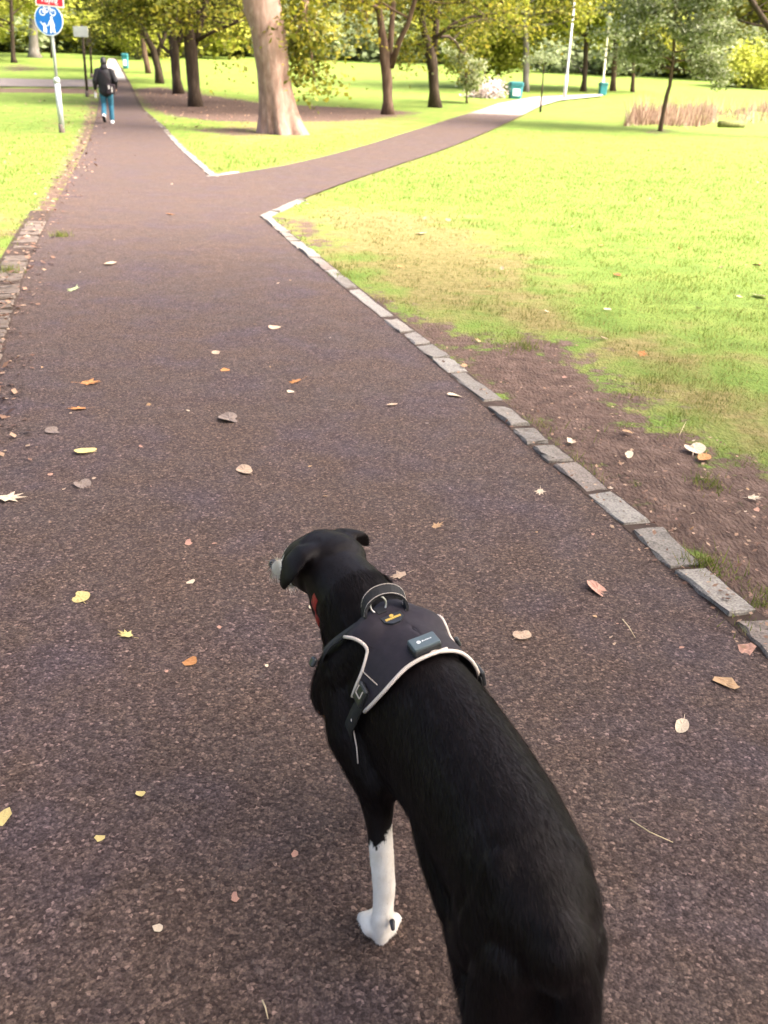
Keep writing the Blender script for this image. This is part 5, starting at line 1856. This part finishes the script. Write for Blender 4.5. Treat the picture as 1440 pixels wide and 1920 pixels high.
def leaf_mesh(kind, seed):
    rr = np.random.RandomState(seed)
    if kind == 'maple':
        out = []
        lobes = [(-150, .42), (-100, .30), (-72, .62), (-45, .36), (-28, .78), (-14, .45), (0, 1.0)]
        ang = [(a, r_) for a, r_ in lobes] + [(-a, r_) for a, r_ in lobes[-2::-1]]
        out = [(r_ * math.sin(R(a)) * .62, r_ * math.cos(R(a)) * .62 - .12) for a, r_ in ang]
    elif kind == 'oval':
        out = [(.30 * math.sin(t) * (1 + .08 * rr.uniform(-1, 1)), .5 * math.cos(t) * (1 + .05 * rr.uniform(-1, 1))) for t in np.linspace(0, 2 * np.pi, 17)[:-1]]
    elif kind == 'notched':
        out = [(.40 * math.sin(t), .46 * math.cos(t) * (1 - .55 * math.exp(-((t - 5.4) / .5) ** 2))) for t in np.linspace(0, 2 * np.pi, 19)[:-1]]
        out = [(x * (1 - .5 * math.exp(-((t - 5.4) / .5) ** 2)), y) for (x, y), t in zip(out, np.linspace(0, 2 * np.pi, 19)[:-1])]
    else:   # scrap
        out = [((.30 + .12 * rr.uniform(-1, 1)) * math.sin(t), (.42 + .14 * rr.uniform(-1, 1)) * math.cos(t)) for t in np.linspace(0, 2 * np.pi, 10)[:-1]]
    cu = rr.uniform(0.15, 0.6); tw = rr.uniform(-.5, .5)
    zf = lambda x, y: cu * x * x + .25 * cu * y * y + tw * x * y + .05 * math.sin(9 * x + seed) * abs(y)
    n = len(out)
    inner = [(x * .5, y * .5) for x, y in out]
    V = [(x, y, zf(x, y)) for x, y in out] + [(x, y, zf(x, y) + (.02 if i % 2 else -.01)) for i, (x, y) in enumerate(inner)] + [(0, 0, 0)]
    fs = [(i, (i + 1) % n, n + (i + 1) % n, n + i) for i in range(n)] + [(n + i, n + (i + 1) % n, 2 * n) for i in range(n)]
    if kind != 'scrap':
        o_ = len(V)
        V += [(-.012, -.40, .01), (.012, -.40, .01), (.05, -.75, .05), (.03, -.76, .05)]
        fs.append((o_, o_ + 1, o_ + 2, o_ + 3))
    lo = min(v[2] for v in V)
    V = [(x, y, z - lo) for x, y, z in V]
    me = bpy.data.meshes.new('leaf'); me.from_pydata(V, [], fs); me.update()
    me.materials.append(None)
    return me


LM = {k: [leaf_mesh(k, 10 * i + j) for j in range(4)] for i, k in enumerate(('maple', 'oval', 'notched', 'scrap'))}
rl = np.random.RandomState(99)


def surf_z(x, y):
    p = float(d_paths(np.array([x]), np.array([y]))[0])
    if p < -0.01:
        return float(H0(x, y)) + 0.011 + 0.0009 * max(0, y - 22)
    if p < 0.14:
        return float(H0(x, y)) + 0.030
    return float(gz(x, y)) + 0.012


def leaf(u, v, wpx, kind, colr, label, group=None, rz=None, world=None, size=None, tilt=0.12):
    p = gp(u, v) if world is None else np.array(world)
    s_ = wpx / pxm(p) if size is None else size
    me = LM[kind][rl.randint(4)]
    o = bpy.data.objects.new('fallen_leaf', me); COL.objects.link(o)
    o.location = (p[0], p[1], surf_z(p[0], p[1]) + 0.002)
    o.rotation_euler = (rl.normal(0, tilt), rl.normal(0, tilt), rl.uniform(0, 6.28) if rz is None else rz)
    o.scale = (s_, s_, s_)
    o.material_slots[0].link = 'OBJECT'; o.material_slots[0].material = LC[colr]
    tag(o, label, 'leaf', group)
    return o


for a in [
    (170, 722, 50, 'maple', 'orange', 'orange-tan curled leaf on the left of the path, upper of two close together'),
    (146, 771, 42, 'maple', 'orange', 'orange-tan curled leaf on the left of the path, lower of two close together'),
    (162, 851, 46, 'oval', 'yellow', 'pale yellow oval leaf with dark stalk near the left edge of the path'),
    (138, 546, 38, 'maple', 'green', 'pale green lobed leaf on the path beside the left setts'),
    (553, 720, 36, 'maple', 'orange', 'bright orange lobed leaf in the middle of the path'),
    (422, 698, 22, 'scrap', 'orange', 'small orange-tan leaf in mid path left of the bright orange one'),
    (545, 739, 20, 'scrap', 'cream', 'small cream leaf just below the bright orange leaf'),
    (458, 887, 44, 'oval', 'beige', 'flat beige leaf on the path above and left of the dog\'s head'),
    (152, 1126, 44, 'notched', 'yellow', 'pale yellow notched round leaf on the path, left of the dog\'s head'),
    (236, 1196, 42, 'maple', 'yellow', 'olive-yellow crumpled leaf below the pale notched leaf'),
    (357, 1248, 36, 'scrap', 'orange', 'folded orange-tan leaf on the path left of the dog\'s chest'),
    (358, 1097, 22, 'scrap', 'cream', 'small cream leaf scrap left of the dog\'s head'),
    (353, 1024, 24, 'scrap', 'pink', 'small pinkish leaf scrap on the path left of and above the dog\'s nose'),
    (820, 991, 32, 'maple', 'tan', 'small tan leaf on the path right of the dog\'s ear'),
    (746, 1086, 44, 'maple', 'beige', 'beige leaf lying just behind the dog\'s neck'),
    (852, 746, 28, 'oval', 'cream', 'cream round leaf beside the right kerb'),
    (1118, 1111, 54, 'oval', 'pink', 'pinkish-orange leaf on the path near the right kerb'),
    (978, 1197, 42, 'notched', 'beige', 'faded round beige leaf right of the harness'),
    (1277, 1369, 42, 'oval', 'cream', 'smooth cream oval leaf on the right side of the path'),
    (1360, 1288, 62, 'scrap', 'tan', 'torn straw-coloured leaf near the kerb at the right edge of the photo'),
    (608, 1341, 42, 'maple', 'orange', 'orange leaf half hidden by the dog\'s chest'),
    (264, 1496, 24, 'scrap', 'yellow', 'small yellow leaf, upper of two in the lower left of the path'),
    (188, 1579, 26, 'scrap', 'yellow', 'small yellow leaf, lower of two in the lower left of the path'),
    (297, 1749, 30, 'scrap', 'cream', 'folded cream leaf chip in the bottom left of the path'),
    (6, 1542, 50, 'scrap', 'yellow', 'yellow leaf cut off by the left edge of the photo'),
    (553, 1609, 20, 'scrap', 'pink', 'tiny pink leaf chip left of the dog\'s white foreleg'),
    (440, 1692, 26, 'scrap', 'pink', 'small brownish pink leaf left of the dog\'s paw'),
    (20, 940, 70, 'maple', 'cream', 'pale crumpled leaf cut off at the left edge beside the path'),
    (320, 404, 26, 'maple', 'orange', 'bright orange leaf in the path near the fork'),
    (208, 497, 38, 'oval', 'beige', 'flat beige leaf lying across the path above the green leaf'),
    (735, 763, 24, 'oval', 'beige', 'thin beige leaf between the orange leaf and the kerb'),
    (515, 618, 30, 'oval', 'beige', 'beige leaf in mid path above the bright orange leaf'),
    (405, 665, 20, 'scrap', 'beige', 'small beige leaf in mid path above the small orange-tan one'),
    (100, 813, 34, 'notched', 'grey', 'dull grey-brown leaf pressed flat near the left edge'),
    (155, 913, 40, 'notched', 'grey', 'dull grey-brown leaf pressed flat below the yellow stalked leaf'),
    (430, 790, 50, 'notched', 'grey', 'worn grey leaf print in the middle of the path'),
    (1012, 928, 32, 'maple', 'cream', 'pale lobed leaf on the path beside the kerb'),
    (1300, 851, 50, 'notched', 'cream', 'pale broken leaf on the bare soil'),
    (1318, 869, 42, 'oval', 'orange', 'bright tan narrow leaf on the bare soil below a pale one'),
    (1413, 943, 34, 'maple', 'cream', 'cream crumpled leaf on the bare soil at the right edge'),
    (1178, 863, 24, 'oval', 'cream', 'small cream leaf in the middle of the bare soil'),
    (1175, 820, 24, 'oval', 'tan', 'small tan leaf on the upper bare soil'),
    (1068, 836, 30, 'scrap', 'cream', 'cream leaf on the soil just beyond the kerb'),
    (1158, 521, 24, 'scrap', 'red', 'red-orange leaf standing out on the right lawn'),
    (870, 696, 26, 'maple', 'tan', 'tan leaf caught behind the right kerb stones'),
    (790, 442, 24, 'oval', 'cream', 'cream leaf on the dry grass near the path corner'),
    (1425, 560, 34, 'oval', 'cream', 'white-looking leaf on the grass at the right edge'),
    (1400, 1225, 50, 'scrap', 'pink', 'pink torn leaf at the foot of the last kerb stone'),
]:
    leaf(*a)
# leaves that nothing tells apart
for i in range(70):
    y = 1.6 * (20 / 1.6) ** rl.uniform(0, 1)
    x0, x1 = xat(main_L, y), xat(main_R, y)
    x = x0 + (x1 - x0) * rl.uniform(0.03, 0.97)
    leaf(0, 0, 0, 'scrap', rl.choice(['cream', 'beige', 'tan', 'grey', 'pink']), 'tiny pale scrap of leaf scattered on the asphalt path', 'leaf scraps on the path', world=(x, y, 0), size=rl.uniform(0.010, 0.024) * (1 + y / 18), tilt=.25)
for i in range(80):
    y = 5.5 * (26 / 5.5) ** rl.uniform(0, 1)
    x = xat(main_R, y) + rl.uniform(0.3, 0.75 * y)
    if float(d_paths(np.array([x]), np.array([y]))[0]) < 0.2:
        continue
    leaf(0, 0, 0, rl.choice(['oval', 'maple', 'scrap']), rl.choice(['cream', 'orange', 'tan', 'brown', 'beige']), 'small fallen leaf scattered on the right lawn', 'leaves on the right lawn', world=(x, y, 0), size=rl.uniform(0.04, 0.09), tilt=.3)
for i in range(34):
    q = gp(rl.uniform(900, 1440), 0 + rl.uniform(680, 1150))
    if sdf(SOIL_AND_SHADE[0][0], np.array([q[0]]), np.array([q[1]]))[0] > -0.05:
        continue
    leaf(0, 0, 0, 'scrap', rl.choice(['cream', 'tan', 'brown', 'pink', 'beige']), 'small broken leaf on the bare soil by the kerb', 'broken leaves on the bare soil', world=q, size=rl.uniform(0.015, 0.045), tilt=.35)
for i in range(40):
    y = rl.uniform(9, 27); x = xat(main_L, y) - rl.uniform(0.3, 3.5)
    leaf(0, 0, 0, rl.choice(['oval', 'maple']), rl.choice(['tan', 'orange', 'cream', 'brown']), 'small fallen leaf scattered on the left lawn', 'leaves on the left lawn', world=(x, y, 0), size=rl.uniform(0.05, 0.09), tilt=.3)

# drift of leaves and crumbs along the left edge of the path, and under the trees
def litter(name, label, x, y, size, mat, seed):
    g = np.random.default_rng(seed); n = len(x)
    z = np.array([surf_z(a_, b_) for a_, b_ in zip(x, y)]) + 0.003
    c = np.stack([x, y, z], -1)
    an = g.uniform(0, 6.28, n)
    a = np.stack([np.cos(an), np.sin(an), g.normal(0, .25, n)], -1) * (size * .5)[:, None]
    b = np.stack([-np.sin(an), np.cos(an), g.normal(0, .25, n)], -1) * (size * .33)[:, None]
    up_ = np.stack([0 * x, 0 * x, np.abs(a[:, 2]) + np.abs(b[:, 2])], -1)
    V = np.stack([c - a + up_, c + b + up_, c + a + up_, c - b + up_], 1).reshape(-1, 3)
    o = obj(name, np_mesh(name, V, np.arange(4 * n).reshape(-1, 4)), mat)
    return tag(o, label, 'leaf litter', kind='stuff')


MT['litter'] = leaf_mat('leaf_litter', [(0, (0.07, 0.035, 0.022)), (0.4, (0.16, 0.085, 0.055)), (0.75, (0.30, 0.18, 0.115)), (1, (0.40, 0.28, 0.18))], 0.15)
g = np.random.default_rng(17)
n = 1000
y = 3.4 * (34 / 3.4) ** g.uniform(0, 1, n)
x = xat(main_L, y) + g.normal(-0.03, 0.08 + 0.005 * y, n)
litter('leaf_litter', 'drift of brown and pale leaf litter along the left edge of the main path', x, y, g.uniform(0.012, 0.05, n) * (0.8 + y / 20), MT['litter'], 1)
n = 900
y = g.uniform(27, 50, n); x = -9.5 + (y - 27) * -0.12 + g.normal(2.0, 3.0, n)
k = d_paths(x, y) > 0.1
litter('leaf_litter', 'brown leaf litter on the bare ground under the dark trees', x[k], y[k], g.uniform(0.06, 0.12, k.sum()), MT['litter'], 2)
n = 1500
q = np.array([gp(g.uniform(800, 1440), g.uniform(600, 1230)) for _ in range(n)])
k = sdf(SOIL_AND_SHADE[0][0], q[:, 0], q[:, 1]) < 0.05
litter('leaf_litter', 'crumbs of leaf and twig on the bare soil beside the right kerb', q[k, 0], q[k, 1], g.uniform(0.006, 0.026, k.sum()), MT['litter'], 3)

# pale straws
MT['straw'] = simple('straw', (0.50, 0.40, 0.24), 0.7, 0.3, 0.2, 30)
for (a_, m_, b_, lab) in (((1180, 1545), (1215, 1572), (1260, 1588), 'thin bent straw on the path right of the dog'), ((1166, 1168), (1177, 1185), (1190, 1203), 'short thin straw on the path near the right kerb'), ((1272, 826), (1279, 812), (1286, 797), 'short pale straw standing on the bare soil'), ((492, 1885), (498, 1902), (503, 1920), 'short straw at the bottom edge of the photo')):
    P = [gp(*q) for q in (a_, m_, b_)]
    P = [V3(q[0], q[1], surf_z(q[0], q[1]) + .003 + .006 * (i == 1)) for i, q in enumerate(P)]
    mb = MB(); mb.tube([q - P[0] for q in P], [.0016, .0014, .0008], 5)
    o = obj('straw', mb.mesh('straw', True), MT['straw']); o.location = tuple(P[0]); tag(o, lab, 'straw')
# tufts of grass by the kerb
for (u, v, nn, hh, lab) in ((1322, 1066, 130, .055, 'small tuft of grass behind a near kerb stone'), (1328, 914, 110, .045, 'lone tuft of grass in the middle of the bare soil'), (1402, 1180, 60, .04, 'small tuft of grass behind the last kerb stone'), (985, 655, 130, .05, 'tuft of grass at the upper edge of the bare soil'), (640, 520, 150, .05, 'tuft of grass leaning over the kerb towards the fork'), (20, 515, 220, .08, 'bright tuft of grass on the left verge by the setts'), (115, 445, 160, .06, 'tuft of grass at the left edge of the path')):
    q = gp(u, v)
    x = q[0] + g.normal(0, .045, nn); y = q[1] + g.normal(0, .045, nn)
    o = blades('grass_tuft', x - q[0], y - q[1], g.uniform(.4, 1.2, nn) * hh, g.uniform(.003, .006, nn), g.uniform(0, .5, nn), MT['blade'], z=np.zeros(nn), lean=.9)
    o.location = (q[0], q[1], float(gz(q[0], q[1])) - .004 if v > 500 else float(gz(q[0], q[1])))
    tag(o, lab, 'grass', kind='stuff')
